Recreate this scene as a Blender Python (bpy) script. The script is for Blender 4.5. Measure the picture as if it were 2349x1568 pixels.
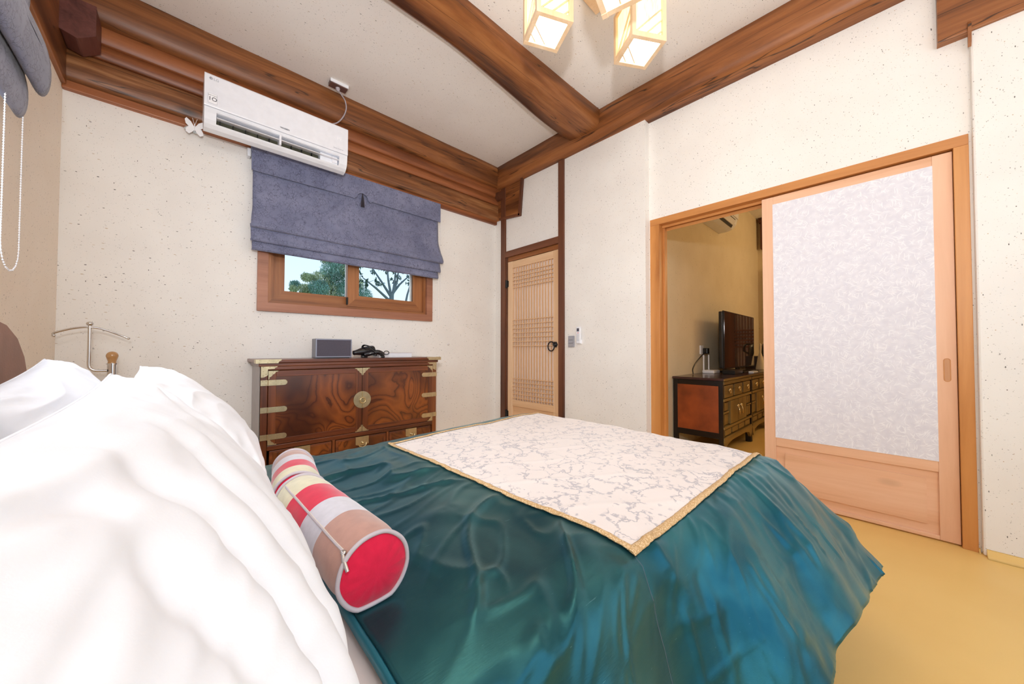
import bpy, bmesh, math, random
from math import sin, cos, pi, radians, sqrt, exp
from mathutils import Vector, Matrix, noise, Euler
random.seed(7)
C = bpy.context.scene.collection
for o in list(bpy.data.objects): bpy.data.objects.remove(o)
SC = bpy.context.scene

# ------------------------------------------------------------------ camera
cam_d = bpy.data.cameras.new('camera'); cam = bpy.data.objects.new('camera', cam_d); C.objects.link(cam)
yaw, pitch, roll, fpx = radians(46.854), radians(1.2038), radians(0.1166), 810.52
F = Vector((cos(yaw)*cos(pitch), sin(yaw)*cos(pitch), sin(pitch)))
Rr = Vector((sin(yaw), -cos(yaw), 0)); U = Rr.cross(F)
r2 = Rr*cos(roll) + U*sin(roll); u2 = -Rr*sin(roll) + U*cos(roll)
M = Matrix((r2, u2, -F)).transposed().to_4x4(); M.translation = Vector((0, 0, 0.98))
cam.matrix_world = M
cam_d.sensor_width = 36; cam_d.lens = fpx/2349*36; cam_d.clip_start = 0.02; cam_d.clip_end = 200
SC.camera = cam

# ------------------------------------------------------------------ view, world, lights
SC.view_settings.view_transform = 'Standard'; SC.view_settings.look = 'None'
SC.view_settings.gamma = 1; SC.view_settings.use_curve_mapping = False
SC.view_settings.exposure = 0.06
SC.cycles.use_denoising = True
SC.cycles.max_bounces = 10; SC.cycles.diffuse_bounces = 6
SC.cycles.sample_clamp_indirect = 8
w = bpy.data.worlds.new('sky'); SC.world = w; w.use_nodes = True
wn = w.node_tree; bg = wn.nodes['Background']
tc = wn.nodes.new('ShaderNodeTexCoord'); sep = wn.nodes.new('ShaderNodeSeparateXYZ')
cr = wn.nodes.new('ShaderNodeValToRGB')
wn.links.new(tc.outputs['Generated'], sep.inputs[0]); wn.links.new(sep.outputs['Z'], cr.inputs[0])
cr.color_ramp.elements[0].color = (0.80, 0.92, 1.0, 1); cr.color_ramp.elements[0].position = 0.0
cr.color_ramp.elements[1].color = (0.30, 0.58, 0.95, 1); cr.color_ramp.elements[1].position = 0.7
wn.links.new(cr.outputs[0], bg.inputs[0]); bg.inputs[1].default_value = 1.25

def area(name, loc, target, sx, sy, power, col):
    d = bpy.data.lights.new(name, 'AREA'); d.shape = 'RECTANGLE'; d.size = sx; d.size_y = sy
    d.energy = power; d.color = col
    o = bpy.data.objects.new(name, d); C.objects.link(o); o.location = loc
    o.rotation_euler = (Vector(target)-Vector(loc)).to_track_quat('-Z', 'Y').to_euler(); return o
def point(name, loc, r, power, col):
    d = bpy.data.lights.new(name, 'POINT'); d.shadow_soft_size = r; d.energy = power; d.color = col
    o = bpy.data.objects.new(name, d); C.objects.link(o); o.location = loc; return o
area('window_daylight', (-0.60, 1.35, 1.65), (2.0, 1.3, 1.2), 1.3, 1.0, 14, (0.86, 0.93, 1.0))
area('added_rear_fill', (1.3, -1.55, 1.5), (1.3, 2.0, 1.3), 2.6, 1.9, 5, (0.93, 0.965, 1.0))  # fill light added behind the camera, not daylight from a known door
fl = bpy.data.lights.new('photographers_flash', 'SPOT'); fl.energy = 145; fl.color = (0.98, 0.985, 1.0); fl.shadow_soft_size = 0.05
fl.spot_size = radians(150); fl.spot_blend = 1.0
fo = bpy.data.objects.new('photographers_flash', fl); C.objects.link(fo); fo.location = (-0.10, -0.10, 1.47)
fo.rotation_euler = (Vector((1.9, 1.9, 2.75))-Vector(fo.location)).to_track_quat('-Z', 'Y').to_euler()
point('added_high_fill', (-0.25, -1.0, 2.35), 0.25, 44, (0.97, 0.98, 1.0))  # unseen fill light added high behind the bed side, no lamp stands here
point('living_room_lamp', (6.0, -0.6, 2.3), 0.15, 34, (1.0, 0.72, 0.38))
sun = bpy.data.lights.new('sun', 'SUN'); sun.energy = 3.0; sun.angle = 0.02; sun.color = (1, .95, .88)
so = bpy.data.objects.new('sun', sun); C.objects.link(so); so.rotation_euler = (radians(48), radians(8), radians(200))

# ------------------------------------------------------------------ materials
def new_mat(name):
    m = bpy.data.materials.new(name); m.use_nodes = True
    nt = m.node_tree; b = nt.nodes['Principled BSDF']; return m, nt, b
def L(nt, a, b): nt.links.new(a, b)
def node(nt, t, **k):
    n = nt.nodes.new(t)
    for a, v in k.items():
        if a in n.inputs: n.inputs[a].default_value = v
        else: setattr(n, a, v)
    return n
def coords(nt, scale=(1, 1, 1), rot=(0, 0, 0), loc=(0, 0, 0)):
    t = node(nt, 'ShaderNodeTexCoord'); mp = node(nt, 'ShaderNodeMapping')
    mp.inputs['Scale'].default_value = scale; mp.inputs['Rotation'].default_value = rot; mp.inputs['Location'].default_value = loc
    L(nt, t.outputs['Object'], mp.inputs[0]); return mp.outputs[0]
def ramp(nt, fac, stops):
    r = node(nt, 'ShaderNodeValToRGB'); e = r.color_ramp.elements
    while len(e) < len(stops): e.new(0.5)
    for i, (p, c) in enumerate(stops):
        e[i].position = p; e[i].color = tuple(c)+(1,) if len(c) == 3 else c
    L(nt, fac, r.inputs[0]); return r.outputs[0]
def mixc(nt, fac, a, b, mode='MIX'):
    n = node(nt, 'ShaderNodeMix', data_type='RGBA', blend_type=mode)
    for s, v in ((0, fac), (6, a), (7, b)):
        if hasattr(v, 'links'): L(nt, v, n.inputs[s])
        else: n.inputs[s].default_value = v if s == 0 else (tuple(v)+(1,) if len(v) == 3 else v)
    return n.outputs[2]
def math_(nt, op, a, b=None, clamp=False):
    n = node(nt, 'ShaderNodeMath', operation=op); n.use_clamp = clamp
    for i, v in enumerate((a, b)):
        if v is None: continue
        if hasattr(v, 'links'): L(nt, v, n.inputs[i])
        else: n.inputs[i].default_value = v
    return n.outputs[0]
def bump(nt, b, h, strength=0.2, dist=0.01):
    n = node(nt, 'ShaderNodeBump'); n.inputs['Strength'].default_value = strength; n.inputs['Distance'].default_value = dist
    L(nt, h, n.inputs['Height']); L(nt, n.outputs[0], b.inputs['Normal'])
def plain(name, col, rough=0.5, metal=0.0, spec=0.5, var=0.0, vs=20, emit=None, es=1.0, bmp=0.0, bs=200, sheen=0):
    m, nt, b = new_mat(name)
    b.inputs['Base Color'].default_value = tuple(col)+(1,); b.inputs['Roughness'].default_value = rough
    b.inputs['Metallic'].default_value = metal; b.inputs['Specular IOR Level'].default_value = spec
    n = node(nt, 'ShaderNodeTexNoise', Scale=vs, Detail=4.0); L(nt, coords(nt), n.inputs['Vector'])
    v = max(var, 0.03)
    L(nt, ramp(nt, n.outputs[0], [(0.3, [c*(1-v) for c in col]), (0.7, [min(1, c*(1+v)) for c in col])]), b.inputs['Base Color'])
    if emit: b.inputs['Emission Color'].default_value = tuple(emit)+(1,); b.inputs['Emission Strength'].default_value = es
    if sheen: b.inputs['Sheen Weight'].default_value = sheen; b.inputs['Sheen Roughness'].default_value = 0.4
    if bmp:
        n2 = node(nt, 'ShaderNodeTexNoise', Scale=bs, Detail=3.0); L(nt, coords(nt), n2.inputs['Vector']); bump(nt, b, n2.outputs[0], bmp, 0.003)
    return m

def wood(name, dark, mid, light, axis=0, rough=0.45, across=16, along=1.1, knots=0.0, seed=0, streak=0.6, cracks=0.0, coat=0.0):
    m, nt, b = new_mat(name)
    s = [across]*3; s[axis] = along
    v = coords(nt, tuple(s), loc=(seed*3.1, seed*1.7, seed*2.3))
    wob = node(nt, 'ShaderNodeTexNoise', Scale=0.35, Detail=2.0); L(nt, v, wob.inputs['Vector'])
    add = node(nt, 'ShaderNodeVectorMath', operation='MULTIPLY_ADD'); L(nt, wob.outputs[1], add.inputs[0]); add.inputs[1].default_value = (2.5, 2.5, 2.5); L(nt, v, add.inputs[2])
    vv = add.outputs[0]
    n1 = node(nt, 'ShaderNodeTexNoise', Scale=0.5, Detail=3.0); L(nt, vv, n1.inputs['Vector'])
    n2 = node(nt, 'ShaderNodeTexNoise', Scale=3.0, Detail=6.0, Roughness=0.6); L(nt, vv, n2.inputs['Vector'])
    f = math_(nt, 'ADD', math_(nt, 'MULTIPLY', n1.outputs[0], 1-streak*0.5), math_(nt, 'MULTIPLY', n2.outputs[0], streak*0.5))
    c = ramp(nt, f, [(0.35, dark), (0.51, mid), (0.67, light)])
    if knots:
        ks = [1.8*2.2]*3; ks[axis] = 1.8
        vo = node(nt, 'ShaderNodeTexVoronoi', Scale=1.0); L(nt, coords(nt, tuple(ks), loc=(seed, seed*2, 0.3)), vo.inputs['Vector'])
        k = ramp(nt, vo.outputs['Distance'], [(0.03, (1, 1, 1)), (0.13, (0, 0, 0))])
        c = mixc(nt, math_(nt, 'MULTIPLY', k, knots), c, [x*0.35 for x in dark])
    if cracks:
        s3 = [9]*3; s3[axis] = 0.55
        n3 = node(nt, 'ShaderNodeTexNoise', Scale=1.0, Detail=3.0); L(nt, coords(nt, tuple(s3), loc=(seed*5, 2, 1)), n3.inputs['Vector'])
        d = math_(nt, 'ABSOLUTE', math_(nt, 'SUBTRACT', n3.outputs[0], 0.5))
        k = ramp(nt, d, [(0.002, (1, 1, 1)), (0.008, (0, 0, 0))])
        c = mixc(nt, math_(nt, 'MULTIPLY', k, cracks), c, [x*0.2 for x in dark])
    L(nt, c, b.inputs['Base Color']); b.inputs['Roughness'].default_value = rough
    b.inputs['Coat Weight'].default_value = coat; b.inputs['Coat Roughness'].default_value = 0.25
    bump(nt, b, n2.outputs[0], 0.12, 0.004)
    return m

def hanji(name, base, tint, dens=1.0):
    m, nt, b = new_mat(name)
    n0 = node(nt, 'ShaderNodeTexNoise', Scale=3.0, Detail=3.0); L(nt, coords(nt), n0.inputs['Vector'])
    c = ramp(nt, n0.outputs[0], [(0.35, base), (0.65, tint)])
    specs = [(40, (0.55, 1.5, 1.3), (0.5, 0.6, 0.7), 0.085, (0.07, 0.06, 0.055), 0.85, 0.42),
             (44, (1.6, 1.4, 0.55), (0.9, 0.5, 0.3), 0.085, (0.10, 0.09, 0.08), 0.8, 0.42),
             (80, (1.6, 0.6, 1.3), (0.6, 0.8, 1.2), 0.10, (0.20, 0.18, 0.16), 0.65, 0.5),
             (90, (0.7, 1.5, 1.5), (0.4, 2.2, 0.9), 0.10, (0.12, 0.12, 0.13), 0.6, 0.5),
             (34, (0.5, 1.6, 1.5), (2.5, 0.7, 2.3), 0.085, (0.48, 0.32, 0.17), 0.65, 0.42)]
    for i, (sc, st, rt, th, col, amt, keep) in enumerate(specs):
        v = coords(nt, tuple(x*sc for x in st), rt, (i*7.3, i*2.1, i))
        vo = node(nt, 'ShaderNodeTexVoronoi', Scale=1.0); L(nt, v, vo.inputs['Vector'])
        sp = node(nt, 'ShaderNodeSeparateColor'); L(nt, vo.outputs['Color'], sp.inputs[0])
        k = math_(nt, 'LESS_THAN', vo.outputs['Distance'], th*1.35)
        k = math_(nt, 'MULTIPLY', k, math_(nt, 'GREATER_THAN', sp.outputs[0], 1-keep*dens))
        k = math_(nt, 'MULTIPLY', k, math_(nt, 'MULTIPLY', sp.outputs[1], amt*1.25))
        c = mixc(nt, k, c, col)
    L(nt, c, b.inputs['Base Color']); b.inputs['Roughness'].default_value = 0.85; b.inputs['Specular IOR Level'].default_value = 0.2
    n4 = node(nt, 'ShaderNodeTexNoise', Scale=60.0, Detail=3.0); L(nt, coords(nt), n4.inputs['Vector']); bump(nt, b, n4.outputs[0], 0.05, 0.003)
    return m

MH = hanji('hanji_wall_paper', (0.83, 0.80, 0.765), (0.87, 0.845, 0.81))
MHL = hanji('hanji_wall_paper_left', (0.90, 0.80, 0.69), (0.92, 0.83, 0.73))
MHC = hanji('hanji_ceiling_paper', (0.82, 0.785, 0.755), (0.85, 0.82, 0.79))
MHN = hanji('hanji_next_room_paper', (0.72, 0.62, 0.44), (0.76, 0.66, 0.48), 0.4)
MBX = wood('beam_wood_x', (0.075, 0.022, 0.006), (0.24, 0.082, 0.022), (0.42, 0.17, 0.055), 0, 0.42, 13, 1.0, 0.8, 1, cracks=0.8)
MBX2 = wood('beam_wood_x_red', (0.13, 0.036, 0.012), (0.30, 0.095, 0.03), (0.42, 0.15, 0.055), 0, 0.42, 16, 0.8, 0.5, 2)
MBX3 = wood('beam_wood_x_figured', (0.06, 0.018, 0.006), (0.22, 0.08, 0.026), (0.46, 0.22, 0.09), 0, 0.4, 11, 0.8, 0.9, 3, 0.8, 0.8)
MBY = wood('beam_wood_y', (0.085, 0.026, 0.007), (0.26, 0.088, 0.024), (0.42, 0.165, 0.052), 1, 0.42, 14, 1.0, 0.8, 4, cracks=0.9)
MDK = wood('dark_post_wood', (0.06, 0.019, 0.008), (0.13, 0.042, 0.018), (0.19, 0.068, 0.03), 2, 0.5, 20, 1.2, 0, 5)
MDKY = wood('dark_rail_wood', (0.06, 0.019, 0.008), (0.14, 0.045, 0.018), (0.20, 0.07, 0.03), 1, 0.5, 20, 1.2, 0, 6)
MOR = wood('orange_jamb_wood_z', (0.38, 0.135, 0.030), (0.55, 0.225, 0.058), (0.66, 0.30, 0.09), 2, 0.4, 12, 0.9, 0, 7)
MORY = wood('orange_jamb_wood_y', (0.42, 0.155, 0.040), (0.58, 0.245, 0.070), (0.68, 0.32, 0.105), 1, 0.4, 12, 0.9, 0, 8)
MWX = wood('window_wood_x', (0.22, 0.075, 0.022), (0.36, 0.135, 0.042), (0.45, 0.19, 0.07), 0, 0.4, 14, 1.0, 0, 9)
MWZ = wood('window_wood_z', (0.22, 0.075, 0.022), (0.36, 0.135, 0.042), (0.45, 0.19, 0.07), 2, 0.4, 14, 1.0, 0, 10)
MWT = wood('window_trim_wood', (0.25, 0.10, 0.055), (0.36, 0.15, 0.085), (0.44, 0.20, 0.12), 0, 0.45, 14, 1.0, 0, 11)
MPZ = wood('pale_pine_z', (0.68, 0.42, 0.23), (0.78, 0.52, 0.31), (0.84, 0.61, 0.40), 2, 0.5, 14, 0.9, 0, 12)
MPY = wood('pale_pine_y', (0.68, 0.42, 0.23), (0.78, 0.52, 0.31), (0.84, 0.61, 0.40), 1, 0.5, 14, 0.9, 0.25, 13)
MSZ = wood('pink_spruce_z', (0.70, 0.385, 0.225), (0.79, 0.47, 0.30), (0.85, 0.55, 0.37), 2, 0.45, 12, 0.8, 0, 14)
MSY = wood('pink_spruce_y', (0.66, 0.345, 0.19), (0.78, 0.455, 0.28), (0.85, 0.54, 0.36), 1, 0.45, 12, 0.8, 0.5, 15)
MLT = wood('lantern_wood', (0.78, 0.55, 0.33), (0.86, 0.65, 0.43), (0.92, 0.74, 0.53), 2, 0.5, 20, 1, 0, 16)
MCH = wood('chest_wood_x', (0.035, 0.008, 0.003), (0.135, 0.032, 0.010), (0.26, 0.075, 0.022), 0, 0.34, 18, 1.0, 0, 17, coat=0.3)
MCZ = wood('chest_wood_z', (0.045, 0.010, 0.003), (0.15, 0.038, 0.010), (0.27, 0.082, 0.022), 2, 0.34, 18, 1.0, 0, 18, coat=0.3)
MCS = plain('chest_side_lacquer', (0.30, 0.27, 0.27), 0.3, 0, 0.6, 0.1)

def burl():
    m, nt, b = new_mat('chest_burl_wood')
    v = coords(nt, (1, 1, 0.9))
    n = node(nt, 'ShaderNodeTexNoise', Scale=2.3, Detail=1.5, Distortion=0.8); L(nt, v, n.inputs['Vector'])
    k = math_(nt, 'MULTIPLY', n.outputs[0], 17.0)
    n2 = node(nt, 'ShaderNodeTexNoise', Scale=22.0, Detail=4.0); L(nt, v, n2.inputs['Vector'])
    k = math_(nt, 'ADD', k, math_(nt, 'MULTIPLY', n2.outputs[0], 0.45))
    fr = math_(nt, 'FRACT', k)
    c = ramp(nt, fr, [(0.0, (0.20, 0.05, 0.010)), (0.35, (0.27, 0.075, 0.014)), (0.75, (0.19, 0.046, 0.009)), (0.92, (0.07, 0.016, 0.004)), (1.0, (0.20, 0.05, 0.010))])
    n3 = node(nt, 'ShaderNodeTexNoise', Scale=2.6, Detail=2.0); L(nt, v, n3.inputs['Vector'])
    c = mixc(nt, ramp(nt, n3.outputs[0], [(0.40, (0, 0, 0)), (0.60, (0.9, 0.9, 0.9))]), c, (0.045, 0.010, 0.004))
    L(nt, c, b.inputs['Base Color']); b.inputs['Roughness'].default_value = 0.3
    b.inputs['Coat Weight'].default_value = 0.4; b.inputs['Coat Roughness'].default_value = 0.15
    return m
MBURL = burl()
MBR = plain('brass', (0.58, 0.48, 0.30), 0.34, 0.85, 0.5, 0.12, 30, bmp=0.05)
MBRD = plain('brass_rivet', (0.75, 0.62, 0.36), 0.25, 0.9)
MCHR = plain('chrome', (0.70, 0.68, 0.67), 0.12, 1.0)
MWHP = plain('white_plastic', (0.86, 0.87, 0.92), 0.25, 0, 0.5)
MWHP2 = plain('white_plastic_matt', (0.82, 0.84, 0.89), 0.45, 0, 0.5)
MSEAM = plain('grey_seam', (0.42, 0.44, 0.50), 0.5)
MBLK = plain('black_plastic', (0.008, 0.008, 0.009), 0.25, 0, 0.6)
MBLKM = plain('black_iron', (0.012, 0.011, 0.011), 0.5, 0.3)
MSLOT = plain('dark_slot', (0.015, 0.014, 0.012), 0.7)
MCOIL = plain('dusty_fins', (0.09, 0.085, 0.05), 0.6, var=0.3)
MINK = plain('black_ink', (0.02, 0.02, 0.03), 0.5)
MINKG = plain('grey_ink', (0.45, 0.46, 0.52), 0.4)
MINKW = plain('white_ink', (0.95, 0.95, 0.98), 0.4)
MGRY = plain('grey_switch', (0.36, 0.36, 0.40), 0.4)
MGRYD = plain('grey_switch_dark', (0.22, 0.22, 0.25), 0.4)
MSPK = plain('speaker_cloth', (0.085, 0.075, 0.10), 0.8, var=0.15, vs=300, bmp=0.3, bs=900)
MSPS = plain('speaker_shell', (0.20, 0.21, 0.24), 0.4)
MSPE = plain('speaker_edge', (0.33, 0.34, 0.42), 0.35, 0.3)
MBOX = plain('white_box', (0.82, 0.83, 0.88), 0.35)
MBOXT = plain('box_lid', (0.70, 0.62, 0.62), 0.2)
MKNB = plain('tan_lacquered_wood', (0.50, 0.27, 0.11), 0.15, 0, 0.6)
MLEA = plain('brown_leather', (0.27, 0.115, 0.07), 0.45, 0, 0.5, 0.15, 12, bmp=0.2, bs=160)
MCOT = plain('white_cotton', (0.86, 0.875, 0.92), 0.9, 0, 0.1, 0.01, bmp=0.05, bs=500, sheen=0.2)
MSHT = plain('pinkish_sheet', (0.85, 0.78, 0.76), 0.9, 0, 0.1)
MBLN = plain('dark_blue_lining', (0.10, 0.12, 0.17), 0.7)
MFL = None
def floor_mat():
    m, nt, b = new_mat('ochre_oiled_floor')
    n = node(nt, 'ShaderNodeTexNoise', Scale=1.6, Detail=3.0); L(nt, coords(nt), n.inputs['Vector'])
    L(nt, ramp(nt, n.outputs[0], [(0.35, (0.82, 0.53, 0.165)), (0.65, (0.87, 0.585, 0.20))]), b.inputs['Base Color'])
    b.inputs['Roughness'].default_value = 0.42; b.inputs['Specular IOR Level'].default_value = 0.4
    n2 = node(nt, 'ShaderNodeTexNoise', Scale=7.0); L(nt, coords(nt), n2.inputs['Vector']); bump(nt, b, n2.outputs[0], 0.1, 0.01)
    return m
MFL = floor_mat()

def blind_mat():
    m, nt, b = new_mat('crackled_blue_grey_fabric')
    n = node(nt, 'ShaderNodeTexNoise', Scale=5.0, Detail=4.0); L(nt, coords(nt), n.inputs['Vector'])
    c = ramp(nt, n.outputs[0], [(0.35, (0.135, 0.15, 0.25)), (0.65, (0.20, 0.215, 0.33))])
    hsum = None
    for i, (st, rt) in enumerate([((1, 1, 1), (0, 0, 0)), ((1.2, 1, .8), (.5, .9, .3))]):
        nz = node(nt, 'ShaderNodeTexNoise', Scale=26.0, Detail=3.0); v = coords(nt, tuple(46*x for x in st), rt, (i*4, 0, 0)); L(nt, coords(nt), nz.inputs['Vector'])
        vo = node(nt, 'ShaderNodeTexVoronoi', Scale=1.0, feature='DISTANCE_TO_EDGE'); L(nt, v, vo.inputs['Vector'])
        k = ramp(nt, vo.outputs['Distance'], [(0.01, (1, 1, 1)), (0.045, (0, 0, 0))])
        mk = ramp(nt, nz.outputs[0], [(0.42, (0, 0, 0)), (0.52, (1, 1, 1))])
        kk = math_(nt, 'MULTIPLY', k, mk); hsum = kk if hsum is None else math_(nt, 'MAXIMUM', hsum, kk)
    c = mixc(nt, math_(nt, 'MULTIPLY', hsum, 0.75), c, (0.045, 0.045, 0.09))
    L(nt, c, b.inputs['Base Color']); b.inputs['Roughness'].default_value = 0.6; b.inputs['Sheen Weight'].default_value = 0.3
    bump(nt, b, hsum, 0.35, -0.002)
    return m
MBLD = blind_mat()

def satin(name='teal_satin', g=(1, 1, 1)):
    m, nt, b = new_mat(name)
    n = node(nt, 'ShaderNodeTexNoise', Scale=6.0, Detail=4.0, Distortion=0.4); L(nt, coords(nt, (1, 1, 1)), n.inputs['Vector'])
    c = ramp(nt, n.outputs[0], [(0.35, (0.016*g[0], 0.095*g[1], 0.125*g[2])), (0.65, (0.045*g[0], 0.165*g[1], 0.19*g[2]))])
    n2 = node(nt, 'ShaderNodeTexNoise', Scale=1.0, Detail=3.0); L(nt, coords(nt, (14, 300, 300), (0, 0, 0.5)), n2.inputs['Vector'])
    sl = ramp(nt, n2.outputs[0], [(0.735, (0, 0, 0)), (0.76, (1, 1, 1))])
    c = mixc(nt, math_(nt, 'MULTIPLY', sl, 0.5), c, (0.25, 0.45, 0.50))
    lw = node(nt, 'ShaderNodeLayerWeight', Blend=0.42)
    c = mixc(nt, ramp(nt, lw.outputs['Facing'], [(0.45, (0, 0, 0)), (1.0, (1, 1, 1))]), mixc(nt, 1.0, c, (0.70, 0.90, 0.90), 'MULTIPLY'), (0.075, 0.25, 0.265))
    L(nt, c, b.inputs['Base Color']); b.inputs['Metallic'].default_value = 0.76; b.inputs['Roughness'].default_value = 0.32
    b.inputs['Sheen Weight'].default_value = 0.18; b.inputs['Sheen Tint'].default_value = (0.45, 0.65, 0.7, 1); b.inputs['Sheen Roughness'].default_value = 0.35
    n3 = node(nt, 'ShaderNodeTexNoise', Scale=1.0, Detail=2.0); L(nt, coords(nt, (60, 500, 500), (0, 0, 0.5)), n3.inputs['Vector']); bump(nt, b, n3.outputs[0], 0.15, 0.001)
    return m
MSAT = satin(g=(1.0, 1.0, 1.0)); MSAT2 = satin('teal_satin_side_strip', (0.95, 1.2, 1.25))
def brocade():
    m, nt, b = new_mat('plum_branch_brocade')
    base = coords(nt)
    nz = node(nt, 'ShaderNodeTexNoise', Scale=9.0, Detail=4.0, Roughness=0.65); L(nt, base, nz.inputs['Vector'])
    va = node(nt, 'ShaderNodeVectorMath', operation='MULTIPLY_ADD'); L(nt, nz.outputs[1], va.inputs[0]); va.inputs[1].default_value = (0.22, 0.22, 0.0); L(nt, base, va.inputs[2])
    vo = node(nt, 'ShaderNodeTexVoronoi', Scale=15.0, feature='DISTANCE_TO_EDGE', voronoi_dimensions='2D'); L(nt, va.outputs[0], vo.inputs['Vector'])
    nk = node(nt, 'ShaderNodeTexNoise', Scale=7.0, Detail=1.0); L(nt, base, nk.inputs['Vector'])
    vein = math_(nt, 'MULTIPLY', ramp(nt, vo.outputs['Distance'], [(0.028, (1, 1, 1)), (0.055, (0, 0, 0))]), ramp(nt, nk.outputs[0], [(0.42, (0, 0, 0)), (0.48, (1, 1, 1))]))
    near = ramp(nt, vo.outputs['Distance'], [(0.08, (1, 1, 1)), (0.20, (0, 0, 0))])
    n5 = node(nt, 'ShaderNodeTexNoise', Scale=60.0, Detail=1.0); L(nt, base, n5.inputs['Vector'])
    vb2 = node(nt, 'ShaderNodeVectorMath', operation='MULTIPLY_ADD'); L(nt, n5.outputs[1], vb2.inputs[0]); vb2.inputs[1].default_value = (0.02, 0.02, 0.0); L(nt, base, vb2.inputs[2])
    vb = node(nt, 'ShaderNodeTexVoronoi', Scale=52.0, voronoi_dimensions='2D'); L(nt, vb2.outputs[0], vb.inputs['Vector'])
    sp = node(nt, 'ShaderNodeSeparateColor'); L(nt, vb.outputs['Color'], sp.inputs[0])
    bl = math_(nt, 'MULTIPLY', math_(nt, 'LESS_THAN', vb.outputs['Distance'], 0.36), math_(nt, 'GREATER_THAN', sp.outputs[0], 0.40))
    nk2 = node(nt, 'ShaderNodeTexNoise', Scale=6.0, Detail=1.0); L(nt, coords(nt, loc=(3, 2, 0)), nk2.inputs['Vector'])
    bl = math_(nt, 'MULTIPLY', bl, math_(nt, 'MULTIPLY', near, ramp(nt, nk2.outputs[0], [(0.42, (0, 0, 0)), (0.52, (1, 1, 1))])))
    f = math_(nt, 'MAXIMUM', vein, math_(nt, 'MULTIPLY', bl, 0.9))
    c = mixc(nt, math_(nt, 'MULTIPLY', f, 0.75), (0.80, 0.72, 0.68), (0.36, 0.34, 0.38))
    L(nt, c, b.inputs['Base Color']); b.inputs['Roughness'].default_value = 0.5; b.inputs['Sheen Weight'].default_value = 0.3
    bump(nt, b, f, 0.25, 0.001)
    return m
MBRO = brocade()
def goldbraid():
    m, nt, b = new_mat('gold_braid')
    vo = node(nt, 'ShaderNodeTexVoronoi', Scale=260.0); L(nt, coords(nt), vo.inputs['Vector'])
    L(nt, ramp(nt, vo.outputs['Distance'], [(0.1, (0.88, 0.68, 0.42)), (0.6, (0.58, 0.36, 0.16))]), b.inputs['Base Color'])
    b.inputs['Metallic'].default_value = 0.1; b.inputs['Roughness'].default_value = 0.5; bump(nt, b, vo.outputs['Distance'], 0.45, -0.0015)
    return m
MGLD = goldbraid()
def washi():
    m, nt, b = new_mat('fibrous_door_paper')
    n = node(nt, 'ShaderNodeTexNoise', Scale=34.0, Detail=4.0); L(nt, coords(nt), n.inputs['Vector'])
    c = ramp(nt, n.outputs[0], [(0.35, (0.70, 0.69, 0.76)), (0.66, (0.77, 0.76, 0.82))])
    tot = None
    for i, (rt, kx, ky) in enumerate([(0.3, 16, 120), (1.4, 14, 110), (2.3, 18, 120), (2.8, 15, 105), (0.9, 17, 125), (1.9, 30, 190), (0.1, 30, 190)]):
        nz_ = node(nt, 'ShaderNodeTexNoise', Scale=22.0, Detail=1.0); v0 = coords(nt, loc=(i*3, i, i*2)); L(nt, v0, nz_.inputs['Vector'])
        va = node(nt, 'ShaderNodeVectorMath', operation='MULTIPLY_ADD'); L(nt, nz_.outputs[1], va.inputs[0]); va.inputs[1].default_value = (0.03,)*3; L(nt, v0, va.inputs[2])
        sx = node(nt, 'ShaderNodeSeparateXYZ'); L(nt, va.outputs[0], sx.inputs[0])
        cx_ = node(nt, 'ShaderNodeCombineXYZ'); L(nt, sx.outputs['Y'], cx_.inputs[0]); L(nt, sx.outputs['Z'], cx_.inputs[1])
        r0 = node(nt, 'ShaderNodeMapping'); L(nt, cx_.outputs[0], r0.inputs[0]); r0.inputs['Rotation'].default_value = (0, 0, rt)
        mp = node(nt, 'ShaderNodeMapping'); L(nt, r0.outputs[0], mp.inputs[0]); mp.inputs['Scale'].default_value = (kx, ky, 1)
        vo = node(nt, 'ShaderNodeTexVoronoi', Scale=1.0, voronoi_dimensions='2D'); L(nt, mp.outputs[0], vo.inputs['Vector'])
        sp = node(nt, 'ShaderNodeSeparateColor'); L(nt, vo.outputs['Color'], sp.inputs[0])
        k = math_(nt, 'MULTIPLY', ramp(nt, vo.outputs['Distance'], [(0.16, (1, 1, 1)), (0.30, (0, 0, 0))]), math_(nt, 'GREATER_THAN', sp.outputs[0], 0.84)); tot = k if tot is None else math_(nt, 'MAXIMUM', tot, k)
    c = mixc(nt, math_(nt, 'MULTIPLY', tot, 0.55), c, (0.92, 0.92, 0.95))
    L(nt, c, b.inputs['Base Color']); b.inputs['Roughness'].default_value = 0.8
    return m
MWSH = washi()
MLPAP = plain('lattice_paper', (0.90, 0.83, 0.81), 0.9)
def glow():
    m, nt, b = new_mat('glowing_lantern_paper')
    n = node(nt, 'ShaderNodeTexNoise', Scale=1.0, Detail=3.0); L(nt, coords(nt, (120, 120, 12)), n.inputs['Vector'])
    c = ramp(nt, n.outputs[0], [(0.3, (1.0, 0.78, 0.38)), (0.6, (1.0, 0.90, 0.60))])
    L(nt, c, b.inputs['Base Color']); L(nt, c, b.inputs['Emission Color']); b.inputs['Emission Strength'].default_value = 0.95; return m
MGLOW = glow()
MGLOWB = plain('glowing_lantern_base_paper', (1, 0.97, 0.85), 0.8, emit=(1, 0.95, 0.80), es=9.0)
def glass():
    m, nt, b = new_mat('window_glass')
    b.inputs['Base Color'].default_value = (0.95, 1, 1, 1); b.inputs['Roughness'].default_value = 0.0
    b.inputs['Transmission Weight'].default_value = 1.0; b.inputs['IOR'].default_value = 1.0; b.inputs['Specular IOR Level'].default_value = 0.3
    return m
MGLS = glass()

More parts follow.
